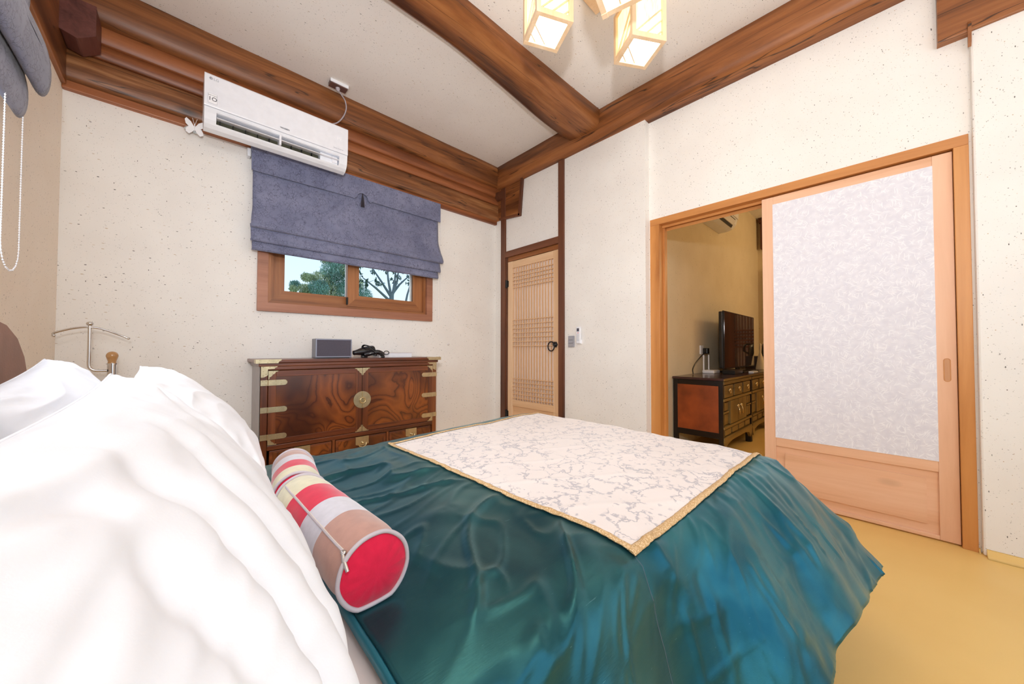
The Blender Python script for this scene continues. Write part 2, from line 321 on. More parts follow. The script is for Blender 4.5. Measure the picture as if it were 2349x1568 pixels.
# ------------------------------------------------------------------ mesh helpers
class MB:
    def __init__(s): s.v = []; s.f = []; s.sm = []
    def add(s, vs, fs, smooth=False):
        n = len(s.v); s.v += [tuple(p) for p in vs]; s.f += [tuple(i+n for i in f) for f in fs]; s.sm += [smooth]*len(fs); return s
    def box(s, x0, x1, y0, y1, z0, z1):
        return s.add([(x0, y0, z0), (x1, y0, z0), (x1, y1, z0), (x0, y1, z0), (x0, y0, z1), (x1, y0, z1), (x1, y1, z1), (x0, y1, z1)],
                     [(0, 3, 2, 1), (4, 5, 6, 7), (0, 1, 5, 4), (1, 2, 6, 5), (2, 3, 7, 6), (3, 0, 4, 7)])
    def obox(s, M4, sx, sy, sz):
        vs = [M4 @ Vector((x*sx/2, y*sy/2, z*sz/2)) for z in (-1, 1) for x, y in ((-1, -1), (1, -1), (1, 1), (-1, 1))]
        return s.add(vs, [(0, 3, 2, 1), (4, 5, 6, 7), (0, 1, 5, 4), (1, 2, 6, 5), (2, 3, 7, 6), (3, 0, 4, 7)])
    def bar(s, p, q, a, b, up=(0, 0, 1)):
        p, q = Vector(p), Vector(q); d = (q-p); l = d.length; d.normalize(); up = Vector(up)
        if abs(d.dot(up)) > 0.99: up = Vector((1, 0, 0))
        x = d.cross(up).normalized(); y = x.cross(d)
        m = Matrix((x, d, y)).transposed().to_4x4(); m.translation = (p+q)/2
        return s.obox(m, a, l, b)
    def prism(s, poly, axis, a, b, smooth=False):
        # poly: 2D points in the two other axes (order x,y,z without axis)
        def P(p, t):
            return {0: (t, p[0], p[1]), 1: (p[0], t, p[1]), 2: (p[0], p[1], t)}[axis]
        n = len(poly); vs = [P(p, a) for p in poly]+[P(p, b) for p in poly]
        fs = [(i, (i+1) % n, (i+1) % n+n, i+n) for i in range(n)]
        s.add(vs, fs, smooth); return s.add(vs, [tuple(range(n-1, -1, -1)), tuple(range(n, 2*n))])
    def tube(s, path, r, n=10, closed=False, cap=True):
        path = [Vector(p) for p in path]; m = len(path); vs = []; prev = None
        for i, p in enumerate(path):
            if closed: d = path[(i+1) % m]-path[i-1]
            else: d = path[min(i+1, m-1)]-path[max(i-1, 0)]
            d.normalize()
            if prev is None:
                up = Vector((0, 0, 1)) if abs(d.z) < 0.9 else Vector((1, 0, 0)); x = d.cross(up).normalized()
            else: x = (prev-d*prev.dot(d)).normalized()
            prev = x; y = d.cross(x); rr = r[i] if isinstance(r, (list, tuple)) else r
            vs += [p+x*cos(2*pi*k/n)*rr+y*sin(2*pi*k/n)*rr for k in range(n)]
        fs = []
        for i in range(m if closed else m-1):
            j = (i+1) % m
            for k in range(n): fs.append((i*n+k, i*n+(k+1) % n, j*n+(k+1) % n, j*n+k))
        s.add(vs, fs, True)
        if cap and not closed: s.add(vs, [tuple(range(n-1, -1, -1)), tuple((m-1)*n+k for k in range(n))])
        return s
    def lathe(s, o, axis, prof, n=24):
        o = Vector(o); d = Vector(axis).normalized(); up = Vector((0, 0, 1)) if abs(d.z) < 0.9 else Vector((1, 0, 0)); x = d.cross(up).normalized(); y = d.cross(x)
        vs = []
        for (r, h) in prof: vs += [o+d*h+(x*cos(2*pi*k/n)+y*sin(2*pi*k/n))*max(r, 1e-5) for k in range(n)]
        fs = [(i*n+k, i*n+(k+1) % n, (i+1)*n+(k+1) % n, (i+1)*n+k) for i in range(len(prof)-1) for k in range(n)]
        return s.add(vs, fs, True)
    def sphere(s, c, r, n=12, sc=(1, 1, 1)):
        vs = []; m = n//2+1
        for i in range(m+1):
            t = pi*i/m
            vs += [(c[0]+r*sc[0]*sin(t)*cos(2*pi*k/n), c[1]+r*sc[1]*sin(t)*sin(2*pi*k/n), c[2]+r*sc[2]*cos(t)) for k in range(n)]
        return s.add(vs, [(i*n+k, (i+1)*n+k, (i+1)*n+(k+1) % n, i*n+(k+1) % n) for i in range(m) for k in range(n)], True)
    def grid(s, fn, nu, nv, flip=False, smooth=True):
        vs = [fn(i/nu, j/nv) for i in range(nu+1) for j in range(nv+1)]
        q = nv+1; fs = [(i*q+j, (i+1)*q+j, (i+1)*q+j+1, i*q+j+1) for i in range(nu) for j in range(nv)]
        if flip: fs = [f[::-1] for f in fs]
        return s.add(vs, fs, smooth)
def obj(name, mb, mat, parent=None, bevel=0, solid=0, seg=2, weld=False):
    me = bpy.data.meshes.new(name); me.from_pydata(mb.v, [], mb.f); me.polygons.foreach_set('use_smooth', mb.sm)
    me.update(); bm = bmesh.new(); bm.from_mesh(me)
    if weld: bmesh.ops.remove_doubles(bm, verts=bm.verts, dist=1e-5)
    if not solid and not weld or weld: bmesh.ops.recalc_face_normals(bm, faces=bm.faces)
    bm.to_mesh(me); bm.free()
    o = bpy.data.objects.new(name, me); C.objects.link(o)
    for m in (mat if isinstance(mat, (list, tuple)) else [mat]): me.materials.append(m)
    if solid:
        md = o.modifiers.new('s', 'SOLIDIFY'); md.thickness = solid; md.offset = -1
    if bevel:
        md = o.modifiers.new('b', 'BEVEL'); md.width = bevel; md.segments = seg; md.limit_method = 'ANGLE'; md.angle_limit = radians(40)
    if parent is not None: attach(o, parent)
    return o
def attach(o, p):
    o.parent = p
    q = p; loc = Vector((0, 0, 0))
    while q is not None: loc += Vector(q.location) if q.type == 'EMPTY' else Vector((0, 0, 0)); q = q.parent
    o.matrix_parent_inverse = Matrix.Translation(loc).inverted() if p.type == 'EMPTY' else Matrix.Identity(4)
def tag(o, label, cat, group=None):
    o['label'] = label; o['category'] = cat
    if group: o['group'] = group
    return o
def thing(name, label, cat, loc, group=None):
    o = bpy.data.objects.new(name, None); C.objects.link(o); o.location = loc; o.empty_display_size = 0.1
    return tag(o, label, cat, group)
def sroot(name, loc=(0, 0, 0), label=None):
    o = bpy.data.objects.new(name, None); C.objects.link(o); o.location = loc; o['kind'] = 'structure'
    if label: o['label'] = label
    return o
def struct(name, mb, mat, bevel=0, label=None, **k):
    o = obj(name, mb, mat, None, bevel, **k); o['kind'] = 'structure'
    if label: o['label'] = label
    return o
def text(s, size, loc, rot, mat, parent, name='lettering', ext=0.0004, align='CENTER', sx=1.0):
    cu = bpy.data.curves.new(name, 'FONT'); cu.body = s; cu.size = size; cu.extrude = ext; cu.align_x = align; cu.align_y = 'CENTER'
    cu.materials.append(mat); o = bpy.data.objects.new(name, cu); C.objects.link(o); o.location = loc; o.rotation_euler = rot; o.scale = (sx, 1, 1)
    bpy.context.view_layer.update()
    me = bpy.data.meshes.new_from_object(o.evaluated_get(bpy.context.evaluated_depsgraph_get()))
    mw = o.matrix_world.copy(); bpy.data.objects.remove(o)
    me.transform(mw); o = bpy.data.objects.new(name, me); C.objects.link(o)
    if parent is not None: attach(o, parent)
    return o
def sm(a, b, x):
    t = max(0, min(1, (x-a)/(b-a))); return t*t*(3-2*t)
def nz(x, y, z=0.0): return noise.noise(Vector((x, y, z)))

# ================================================================== SHELL
CZ = 3.13
struct('floor', MB().box(-0.75, 7.2, -1.75, 3.5, -0.15, 0), MFL, label='ochre oiled-paper floor')
struct('ceiling', MB().box(-0.75, 7.2, -1.75, 3.5, CZ, CZ+0.12), MHC, label='papered ceiling with speckled fibres')
def wall_hole_y(y0, y1, xa, xb, hx0, hx1, hz0, hz1, z1=CZ):
    return MB().box(xa, hx0, y0, y1, 0, z1).box(hx1, xb, y0, y1, 0, z1).box(hx0, hx1, y0, y1, 0, hz0).box(hx0, hx1, y0, y1, hz1, z1)
def wall_hole_x(x0, x1, ya, yb, hy0, hy1, hz0, hz1, z1=CZ):
    m = MB().box(x0, x1, ya, hy0, 0, z1).box(x0, x1, hy1, yb, 0, z1).box(x0, x1, hy0, hy1, hz1, z1)
    if hz0 > 0: m.box(x0, x1, hy0, hy1, 0, hz0)
    return m
struct('wall_back', wall_hole_y(3.261, 3.45, -0.525, 2.78, 0.47, 1.84, 1.325, 2.15), MH, label='back wall in speckled hanji paper')
struct('wall_left', wall_hole_x(-0.70, -0.525, -1.6, 3.45, 0.75, 2.1, 1.15, 2.15), MHL, label='left wall behind the bed head')
struct('wall_front', wall_hole_y(-1.75, -1.6, -0.70, 7.1, 0.0, 2.6, 0.5, 2.45), MH, label='front wall behind the camera')
struct('wall_right', wall_hole_x(2.78, 2.93, 1.36, 3.45, 2.27, 3.07, 0, 2.09), MH, label='right wall with the lattice door and light switch')
struct('wall_right.001', wall_hole_x(2.85, 2.93, -0.295, 1.36, -0.25, 1.29, 0, 2.02), MH, label='recessed right wall around the sliding door')
struct('wall_right.002', MB().box(2.815, 2.93, -1.6, -0.295, 0, CZ), MH, 0.008, label='right wall pier beside the sliding door')
# next room
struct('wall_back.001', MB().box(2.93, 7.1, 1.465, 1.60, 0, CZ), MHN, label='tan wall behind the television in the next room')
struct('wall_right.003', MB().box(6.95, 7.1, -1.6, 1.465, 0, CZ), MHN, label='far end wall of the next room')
# closet behind lattice door
struct('wall_back.002', MB().box(2.93, 3.0, 1.6, 3.45, 0, CZ), MH, label='closet back behind the lattice door')
# linoleum turned up the pier
struct('baseboard_right', MB().prism([(2.775, 0.0), (2.815, 0.0), (2.815, 0.035), (2.808, 0.03), (2.797, 0.008)], 1, -1.6, -0.305, True), MFL, label='floor covering turned up at the pier')
struct('baseboard_right.001', MB().prism([(2.82, 0.0), (2.85, 0.0), (2.85, 0.02), (2.845, 0.016), (2.837, 0.005)], 1, -0.29, -0.285, True), MFL)

# --- beams on back wall
def rounded(pts_front, yb, zb, zt): return [(yb, zt)]+pts_front+[(yb, zb)]
top_prof = [(3.275, 3.13), (3.135, 3.13), (3.130, 3.08), (3.132, 3.02), (3.140, 2.965), (3.158, 2.925), (3.185, 2.905), (3.275, 2.90)]
def wavy_beam(name, prof, axis, a, b, mat, amp, seed, label, n=60, parent=None):
    m = MB(); k = len(prof)
    def fn(u, v):
        i = min(int(round(v*(k-1))), k-1); p = prof[i]; t = a+(b-a)*u
        d = amp*nz(t*1.6+seed, p[1]*2, seed) if 0 < i < k-1 else 0
        q = (p[0]+d, p[1]+(d*0.6 if i > 1 else 0))
        return {0: (t, q[0], q[1]), 1: (q[0], t, q[1])}[axis]
    m.grid(fn, n, k-1)
    for u, t in ((0, a), (1, b)):
        m.add([fn(u, i/(k-1)) for i in range(k)], [tuple(range(k))])
    o = obj(name, m, mat, parent)
    if parent is None: o['kind'] = 'structure'; o['label'] = label
    return o
wavy_beam('ceiling_beam', top_prof, 0, -0.525, 2.78, MBX, 0.010, 1.0, 'rounded brown log beam along the top of the back wall')
mid_prof = [(3.275, 2.92), (3.192, 2.92), (3.190, 2.86), (3.192, 2.808), (3.200, 2.802), (3.275, 2.80)]
wavy_beam('wall_beam', mid_prof, 0, -0.525, 2.78, MBX2, 0.003, 2.0, 'reddish board under the log beam on the back wall')
mid2 = [(3.275, 2.80), (3.206, 2.80), (3.204, 2.76), (3.207, 2.72), (3.215, 2.716), (3.275, 2.716)]
wavy_beam('wall_beam.001', mid2, 0, -0.525, 2.78, MBX2, 0.002, 3.0, 'thin reddish board below the upper board')
low_prof = [(3.275, 2.716), (3.222, 2.716), (3.205, 2.70), (3.200, 2.65), (3.200, 2.60), (3.206, 2.555), (3.22, 2.535), (3.275, 2.53)]
wavy_beam('wall_beam.002', low_prof, 0, -0.525, 2.78, MBX3, 0.006, 4.0, 'figured rounded beam behind the air conditioner')
struct('trim_1', MB().box(-0.525, 2.775, 3.228, 3.27, 2.485, 2.535), MBX2, 0.006, label='narrow board along the foot of the beams')
# right wall beam
rp = [(2.86, 3.13), (2.702, 3.13), (2.700, 3.07), (2.702, 3.00), (2.712, 2.945), (2.735, 2.905), (2.77, 2.888), (2.86, 2.885)]
wavy_beam('ceiling_beam.001', rp, 1, -1.6, 3.27, MBY, 0.008, 6.0, 'rounded brown beam along the top of the right wall', 90)
# left wall beam
lp = [(-0.53, 3.13), (-0.45, 3.13), (-0.448, 3.0), (-0.455, 2.93), (-0.475, 2.88), (-0.53, 2.875)]
wavy_beam('ceiling_beam.002', lp, 1, -1.6, 3.20, MBY, 0.004, 7.0, 'brown beam along the top of the left wall', 60)
struct('trim_2', MB().box(-0.53, -0.505, -1.6, 3.22, 2.50, 2.875), MBY, 0.004, label='brown board on the left wall below its beam')
# middle tie beam (curved)
def tie():
    m = MB(); K = 9
    def fn(u, v):
        x = -0.53+(2.725+0.53)*u
        yf = 1.745+0.004*nz(x*2, 3)
        yb = 2.02+0.08*sm(1.0, 2.7, x)
        zb = 3.03-0.055*sm(1.3, 2.6, x)+0.008*nz(x*2, 9)
        P = [(yf, CZ), (yf-0.002, CZ-0.06), (yf+0.004, zb+0.035), (yf+0.03, zb+0.008), ((yf*2+yb)/3+0.02, zb-0.004), ((yf+yb*2)/3, zb), (yb-0.035, zb+0.008), (yb, zb+0.035), (yb+0.03, CZ)]
        p = P[min(int(round(v*(K-1))), K-1)]; return (x, p[0], p[1])
    m.grid(fn, 60, K-1)
    m.add([fn(1, i/(K-1)) for i in range(K)], [tuple(range(K))]).add([fn(0, i/(K-1)) for i in range(K)], [tuple(range(K))])
    o = obj('ceiling_beam', m, MBX); o['kind'] = 'structure'; o['label'] = 'curved tie beam crossing the ceiling'
tie()
# beam end block in the left corner
bk = MB().prism([(-0.505, 2.70), (-0.44, 2.68), (-0.375, 2.73), (-0.375, 2.90), (-0.505, 2.90)], 1, 3.02, 3.19)
struct('beam_end', bk, wood('purple_brown_endgrain', (0.07, 0.02, 0.015), (0.13, 0.04, 0.03), (0.17, 0.06, 0.045), 1, 0.5, 25, 3, 0, 21), 0.008, label='chamfered beam end in the left corner')
# corner bracket by the lattice door
br = sroot('trim_3', (2.78, 2.98, 2.5), 'dark framed bracket panel in the corner above the lattice door')
obj('panel', MB().prism([(3.25, 2.90), (2.80, 2.90), (2.835, 2.50), (3.25, 2.53)], 0, 2.768, 2.79), MBY, br)
obj('edge_strip', MB().bar((2.765, 2.787, 2.90), (2.765, 2.828, 2.485), 0.03, 0.035, (0, 1, 0)), MDK, br, 0.003)
obj('edge_strip', MB().bar((2.765, 2.815, 2.497), (2.765, 3.17, 2.535), 0.03, 0.03), MDKY, br, 0.003)
obj('peg', MB().prism([(2.765, 2.86), (2.722, 2.85), (2.715, 2.80), (2.735, 2.765), (2.765, 2.755)], 1, 3.105, 3.20), MDK, br, 0.006)
# wood board upper right
struct('wall_beam.003', MB().prism([(2.80, 2.548), (2.80, 2.90), (2.86, 2.90), (2.86, 2.548)], 1, -1.6, -0.192), MBY, 0.004, label='wide red-brown board above the pier')
struct('peg', MB().prism([(2.785, 2.575), (2.805, 2.60), (2.805, 2.47), (2.793, 2.49)], 1, -0.297, -0.286), MBY, 0, label='wooden wedge under the board above the pier')
# --- posts around lattice door
struct('trim_4', MB().box(2.762, 2.79, 3.068, 3.146, 0, 2.89), MDK, 0.003, label='dark post between the lattice door and the corner')
struct('trim_5', MB().box(2.762, 2.79, 2.199, 2.270, 0, 2.89), MDK, 0.003, label='dark post beside the light switch')
struct('trim_6', MB().box(2.762, 2.79, 2.27, 3.068, 2.055, 2.125), MDKY, 0.003, label='dark rail over the lattice door')
# white paper edging lines
# ================================================================== DOORS
d1 = sroot('door_1', (2.80, 2.66, 0), 'pale pine lattice door with paper backing')
def frame_piece(name, m, mat, par, bev=0.002): return obj(name, m, mat, par, bev)
fx0, fx1 = 2.785, 2.825
frame_piece('door_frame', MB().box(2.79, 2.84, 3.045, 3.07, 0, 2.055), MDK, d1)
frame_piece('door_frame', MB().box(2.79, 2.84, 2.27, 3.045, 2.005, 2.055), wood('door_head_wood', (0.16, 0.05, 0.012), (0.27, 0.09, 0.022), (0.36, 0.13, 0.035), 1, 0.45, 14, 1, 0, 33), d1)
frame_piece('stile', MB().box(fx0, fx1, 2.965, 3.043, 0.02, 2.0), MPZ, d1)
frame_piece('stile', MB().box(fx0, fx1, 2.275, 2.353, 0.02, 2.0), MPZ, d1)
frame_piece('rail', MB().box(fx0+0.001, fx1, 2.353, 2.965, 1.92, 1.998), MPY, d1)
frame_piece('rail', MB().box(fx0+0.001, fx1, 2.353, 2.965, 0.335, 0.405), MPY, d1)
frame_piece('rail', MB().box(fx0+0.001, fx1, 2.353, 2.965, 0.02, 0.10), MPY, d1)
obj('lower_panel', MB().box(fx0+0.016, fx1-0.005, 2.353, 2.965, 0.10, 0.335), MPY, d1)
obj('paper', MB().box(fx1-0.006, fx1-0.003, 2.353, 2.965, 0.405, 1.92), MLPAP, d1)
vs = MB().box(-0.006, 0.006, -0.0045, 0.0045, 0, 1.515); vme = None
NV = 14
sl = obj('slat', MB().box(fx0+0.010, fx0+0.028, 2.353+0.613*1/(NV+1)-0.0055, 2.353+0.613*1/(NV+1)+0.0045, 0.405, 1.92), MPZ, d1)
for i in range(2, NV+1):
    c = sl.copy(); C.objects.link(c); c.location = (0, 0.613*(i-1)/(NV+1), 0)
hz = [1.69+0.0425*i for i in range(5)]+[1.02+0.0495*i for i in range(7)]+[0.43+0.044*i for i in range(6)]
sh = obj('slat', MB().box(fx0+0.003, fx0+0.022, 2.353, 2.965, hz[0]-0.0045, hz[0]+0.0045), MPY, d1)
for z in hz[1:]:
    c = sh.copy(); C.objects.link(c); c.location = (0, 0, z-hz[0])
hd = obj('door_handle', MB().lathe((fx0, 2.323, 1.03), (-1, 0, 0), [(0.0, 0.022), (0.010, 0.021), (0.013, 0.012), (0.024, 0.010), (0.028, 0.003), (0.027, 0)], 16), MBLKM, d1)
for k in range(6):
    a = k*pi/3; hm = MB().sphere((fx0-0.006, 2.323+0.022*cos(a), 1.03+0.022*sin(a)), 0.011, 10, (0.5, 1, 1))
    if k == 0: hmm = hm
    else: hmm.add(hm.v, hm.f, True)
obj('handle_rosette', hmm, MBLKM, d1)
obj('handle_ring', MB().tube([(fx0-0.020+0.006*cos(a), 2.365+0.047*cos(a), 1.012+0.047*sin(a)) for a in [2*pi*i/32 for i in range(32)]], 0.0062, 8, True), MBLKM, d1)
for z in (1.745, 0.235):
    obj('hinge', MB().tube([(2.775, 3.056, z-0.045), (2.775, 3.056, z+0.045)], 0.013, 10).box(2.775, 2.787, 3.03, 3.085, z-0.035, z+0.035), MBLKM, d1)

d2 = sroot('door_2', (2.87, 0.5, 0), 'orange-framed sliding door opening to the next room')
X = 2.84
frame_piece('door_frame', MB().box(X, 2.95, -0.285, 1.35, 2.005, 2.058), MORY, d2)
frame_piece('door_frame', MB().box(X, 2.93, 1.272, 1.35, 0, 2.005), MOR, d2)
frame_piece('door_frame', MB().box(2.905, 2.95, 1.255, 1.30, 0, 2.0), MOR, d2)
frame_piece('door_frame', MB().box(X, 2.95, -0.285, -0.236, 0, 2.005), MOR, d2)
frame_piece('track_rail', MB().box(2.893, 2.903, -0.236, 1.272, 1.985, 2.005), MORY, d2)
frame_piece('track_rail', MB().box(2.945, 2.95, -0.236, 1.272, 1.97, 2.005), MORY, d2)
LX0, LX1 = 2.858, 2.892
leaf_z0, leaf_z1 = 0.008, 1.996
frame_piece('stile', MB().box(LX0, LX1, 0.515, 0.577, leaf_z0, leaf_z1), MSZ, d2)
# stile with finger pull
frame_piece('stile', MB().box(LX0, LX1, -0.234, -0.166, leaf_z0, leaf_z1), MSZ, d2)
frame_piece('rail', MB().box(LX0, LX1, -0.166, 0.515, 1.935, leaf_z1), MSY, d2)
frame_piece('rail', MB().box(LX0, LX1, -0.166, 0.515, 0.352, 0.43), MSY, d2)
frame_piece('rail', MB().box(LX0, LX1, -0.166, 0.515, leaf_z0, 0.028), MSY, d2)
obj('paper', MB().box(LX0+0.003, LX0+0.006, -0.168, 0.517, 0.408, 1.945), MWSH, d2).location = (-0.006, 0, 0)
obj('lower_panel', MB().box(LX0+0.012, LX1-0.008, -0.166, 0.515, 0.028, 0.352), MSY, d2)
obj('raised_panel', MB().prism([(0.47, 0.075), (-0.125, 0.075), (-0.125, 0.31), (0.47, 0.31)], 0, LX0+0.004, LX0+0.013), MSY, d2, 0.006, seg=1)
fp = MB(); pts = [(-0.2020+0.0105*cos(a), 0.927+0.0105*sin(a)) for a in [pi*i/8 for i in range(9)]]+[(-0.2020+0.0105*cos(a), 0.832+0.0105*sin(a)) for a in [pi+pi*i/8 for i in range(9)]]
fp.prism(pts, 0, LX0-0.0015, LX0+0.004)
obj('finger_pull_rim', MB().tube([(LX0-0.001, p[0], p[1]) for p in pts], 0.0016, 6, True), MORY, d2)
obj('finger_pull', fp, wood('finger_pull_wood', (0.45, 0.2, 0.09), (0.55, 0.27, 0.13), (0.62, 0.33, 0.17), 2, 0.5, 20, 1, 0, 30), d2)

# ================================================================== WINDOW
w1 = sroot('window_1', (1.15, 3.26, 1.3), 'brown wooden two-sash window below the blind')
def ring(y0, y1, x0, x1, z0, z1, t, name, mx, mz, par, bev=0.003, tb=None):
    tb = tb or t
    # mitred frame, four pieces
    A = [(x0, z0), (x1, z0), (x1, z1), (x0, z1)]; B = [(x0+t, z0+tb), (x1-t, z0+tb), (x1-t, z1-t), (x0+t, z1-t)]
    for i in range(4):
        j = (i+1) % 4
        obj(name, MB().prism([A[i], A[j], B[j], B[i]], 1, y0, y1), mx if i % 2 == 0 else mz, par, bev)
ring(3.232, 3.275, 0.412, 1.898, 1.268, 2.21, 0.066, 'window_trim', MWT, MWT, w1)
ring(3.262, 3.40, 0.47, 1.84, 1.325, 2.15, 0.03, 'window_frame', MWX, MWZ, w1)
ring(3.392, 3.43, 0.46, 1.85, 1.315, 2.16, 0.10, 'window_frame', MWX, MWZ, w1)
ring(3.30, 3.39, 0.468, 1.842, 1.323, 2.152, 0.055, 'window_frame', MWX, MWZ, w1)
def sash(x0, x1, y0, z0, t):
    ring(y0, y0+0.045, x0, x1, z0, 2.12, t, 'sash', MWX, MWZ, w1, 0.003)
    obj('pane', MB().box(x0+t, x1-t, y0+0.02, y0+0.026, z0+t, 2.12-t), MGLS, w1)
    obj('glazing_bead', MB().box(x1-t-0.022, x1-t-0.004, y0+0.028, y0+0.04, z0+t, 2.12-t), MWHP, w1)
sash(0.53, 1.18, 3.345, 1.375, 0.075)
sash(1.075, 1.81, 3.292, 1.362, 0.10)
obj('window_latch', MB().box(1.066, 1.080, 3.283, 3.300, 1.375, 1.44), MSLOT, w1, 0.002)
# window on the left wall (beside the camera)
w2 = sroot('window_2', (-0.62, 1.42, 1.15), 'window on the left wall beside the bed')
for a, b, c_, d_ in ((0.75, 2.1, 1.15, 1.19), (0.75, 2.1, 2.11, 2.15)): obj('window_frame', MB().box(-0.66, -0.60, a, b, c_, d_), MWX, w2, 0.003)
for a in (0.75, 2.06): obj('window_frame', MB().box(-0.66, -0.60, a, a+0.04, 1.19, 2.11), MWZ, w2, 0.003)
obj('pane', MB().box(-0.685, -0.68, 0.79, 2.06, 1.19, 2.11), MGLS, w2)

# ================================================================== GARDEN
g = struct('ground', MB().box(-40, 60, 3.6, 90, -0.6, -0.5), plain('lawn_green', (0.12, 0.2, 0.05), 0.9, var=0.3), label='garden ground outside the window')
def leafcloud(m, c, r, n, s, seed, flat=0.8, needle=False):
    rd = random.Random(seed)
    for i in range(n):
        while True:
            p = Vector((rd.uniform(-1, 1), rd.uniform(-1, 1), rd.uniform(-1, 1)))
            if p.length < 1: break
        p = Vector((p.x*r, p.y*r, p.z*r*flat))+Vector(c)
        e = Euler((rd.uniform(0, 6), rd.uniform(0, 6), rd.uniform(0, 6))).to_matrix()
        l = s*rd.uniform(0.6, 1.3); wd = l*(0.16 if needle else 0.42)
        m.add([p+e@Vector((-l, 0, 0)), p+e@Vector((0, -wd, 0.1*l)), p+e@Vector((l, 0, 0)), p+e@Vector((0, wd, 0.1*l))], [(0, 1, 2, 3)])
pine = thing('pine_tree', 'dense green conifer outside the window, behind the left pane', 'tree', (3.6, 12.2, -0.5))
obj('trunk', MB().tube([(3.6, 12.6, -0.5), (3.62, 12.6, 2.0), (3.55, 12.5, 4.2)], [0.12, 0.06, 0.02], 10), plain('bark', (0.12, 0.09, 0.07), 0.9), pine)
pm = [MB(), MB()]
rd = random.Random(3)
blobs = [(3.75, 3.75, .30), (3.35, 3.85, .2), (3.5, 3.45, .38), (3.2, 3.15, .34), (3.7, 3.2, .42), (3.95, 3.5, .3), (3.05, 2.85, .3), (3.5, 2.8, .45), (4.0, 2.9, .42), (2.75, 3.15, .16), (2.55, 2.95, .17), (2.75, 2.8, .2), (3.0, 2.5, .4), (3.6, 2.3, .5), (4.1, 2.4, .5), (2.4, 2.75, .12), (3.1, 3.95, .12), (4.3, 3.2, .3), (3.3, 4.1, .2), (3.8, 4.2, .3), (4.5, 2.8, .35), (2.9, 2.0, .5), (3.8, 1.6, .6), (2.95, 3.2, .12)]
for i, (x, z, r) in enumerate(blobs):
    leafcloud(pm[i % 2], (x, 12.2+rd.uniform(-.3, .3), z), r, int(2600*r), 0.06, i, 0.85, True)
f1 = obj('foliage', pm[0], plain('conifer_green', (0.22, 0.36, 0.29), 0.8, var=0.4, vs=3), pine); f1['kind'] = 'stuff'
f2 = obj('foliage', pm[1], plain('conifer_olive', (0.42, 0.46, 0.27), 0.8, var=0.4, vs=3), pine); f2['kind'] = 'stuff'
bt = thing('bare_tree', 'thin branching young tree outside the window, behind the right pane', 'tree', (3.6, 8.0, -0.5))
tb = MB().tube([(3.62, 8, -0.5), (3.61, 8, 1.2), (3.60, 8, 2.12), (3.61, 8, 2.3)], [0.09, 0.07, 0.06, 0.05], 8)
tips = [((3.60, 8, 2.2), (3.35, 8, 2.55), (3.10, 8.1, 2.95)), ((3.60, 8, 2.2), (3.52, 8, 2.6), (3.47, 8, 3.1)), ((3.62, 8, 2.2), (3.68, 8, 2.6), (3.72, 8, 3.1)), ((3.62, 8, 2.25), (3.74, 8, 2.6), (3.80, 8, 3.1)), ((3.63, 8, 2.3), (3.85, 8.1, 2.55), (4.15, 8.1, 2.85)), ((3.58, 8, 2.1), (3.2, 7.9, 2.35), (2.9, 7.9, 2.55)), ((3.9, 8, 1.8), (4.0, 8, 2.3), (4.15, 8, 2.8))]
lf = MB()
for k, t in enumerate(tips):
    p0, p1, p2 = [Vector(q) for q in t]; path = [p0+(p1-p0)*(i/4) for i in range(4)]+[p1+(p2-p1)*(i/5) for i in range(6)]
    tb.tube(path, [0.034-0.0026*i for i in range(len(path))], 7)
    rk = random.Random(k)
    for j in range(4, len(path)):
        if rk.random() < 0.75:
            e = path[j]+Vector((rk.uniform(-.16, .16), rk.uniform(-.1, .1), rk.uniform(-.02, .14))); tb.tube([path[j], e], [0.006, 0.003], 5); leafcloud(lf, e, 0.07, 11, 0.045, k*20+j)
leafcloud(lf, (2.85, 8, 2.45), 0.22, 90, 0.05, 99); leafcloud(lf, (2.8, 8, 2.85), 0.16, 40, 0.05, 98)
obj('branches', tb, plain('grey_bark', (0.16, 0.19, 0.21), 0.9), bt)
lo = obj('leaves', lf, plain('dark_leaf', (0.07, 0.12, 0.10), 0.7), bt); lo['kind'] = 'stuff'

# ================================================================== ROMAN BLIND (back window)
bl = thing('roman_blind', 'blue-grey crackled roman blind half raised over the back window', 'blind', (1.155, 3.2, 1.7))
def sheet(prof, x0f, x1f, nx=60, amp=0.002, seed=0):
    m = MB(); k = len(prof)-1
    def fn(u, v):
        s = v*k; i = min(int(s), k-1); f = s-i; y = prof[i][0]*(1-f)+prof[i+1][0]*f; z = prof[i][1]*(1-f)+prof[i+1][1]*f
        x = x0f(z)+(x1f(z)-x0f(z))*u
        d = amp*(nz(x*4, z*4, seed)+0.5*nz(x*11, z*9, seed)); return (x, y+d, z+d*0.6+0.002*nz(x*1.5, seed))
    return m.grid(fn, nx, k*4)
obj('panel', sheet([(3.205, 2.47), (3.20, 2.30), (3.192, 2.10), (3.175, 1.97), (3.150, 1.905), (3.143, 1.885), (3.150, 1.872), (3.175, 1.872), (3.19, 1.90)], lambda z: 0.368-0.012*sm(2.05, 1.88, z), lambda z: 1.935+0.035*sm(2.1, 1.9, z)), MBLD, bl, solid=0.004)
obj('lower_fold', sheet([(3.19, 1.90), (3.172, 1.86), (3.160, 1.81), (3.155, 1.785), (3.162, 1.772), (3.19, 1.79)], lambda z: 0.358, lambda z: 1.945, seed=3), MBLD, bl, solid=0.004)
obj('lower_fold', sheet([(3.195, 1.82), (3.18, 1.78), (3.170, 1.74), (3.167, 1.716), (3.175, 1.708), (3.20, 1.715)], lambda z: 0.366, lambda z: 1.925, seed=5), MBLD, bl, solid=0.004)
vp = [(0.355, 2.492), (0.358, 2.295)]
cx = 1.155
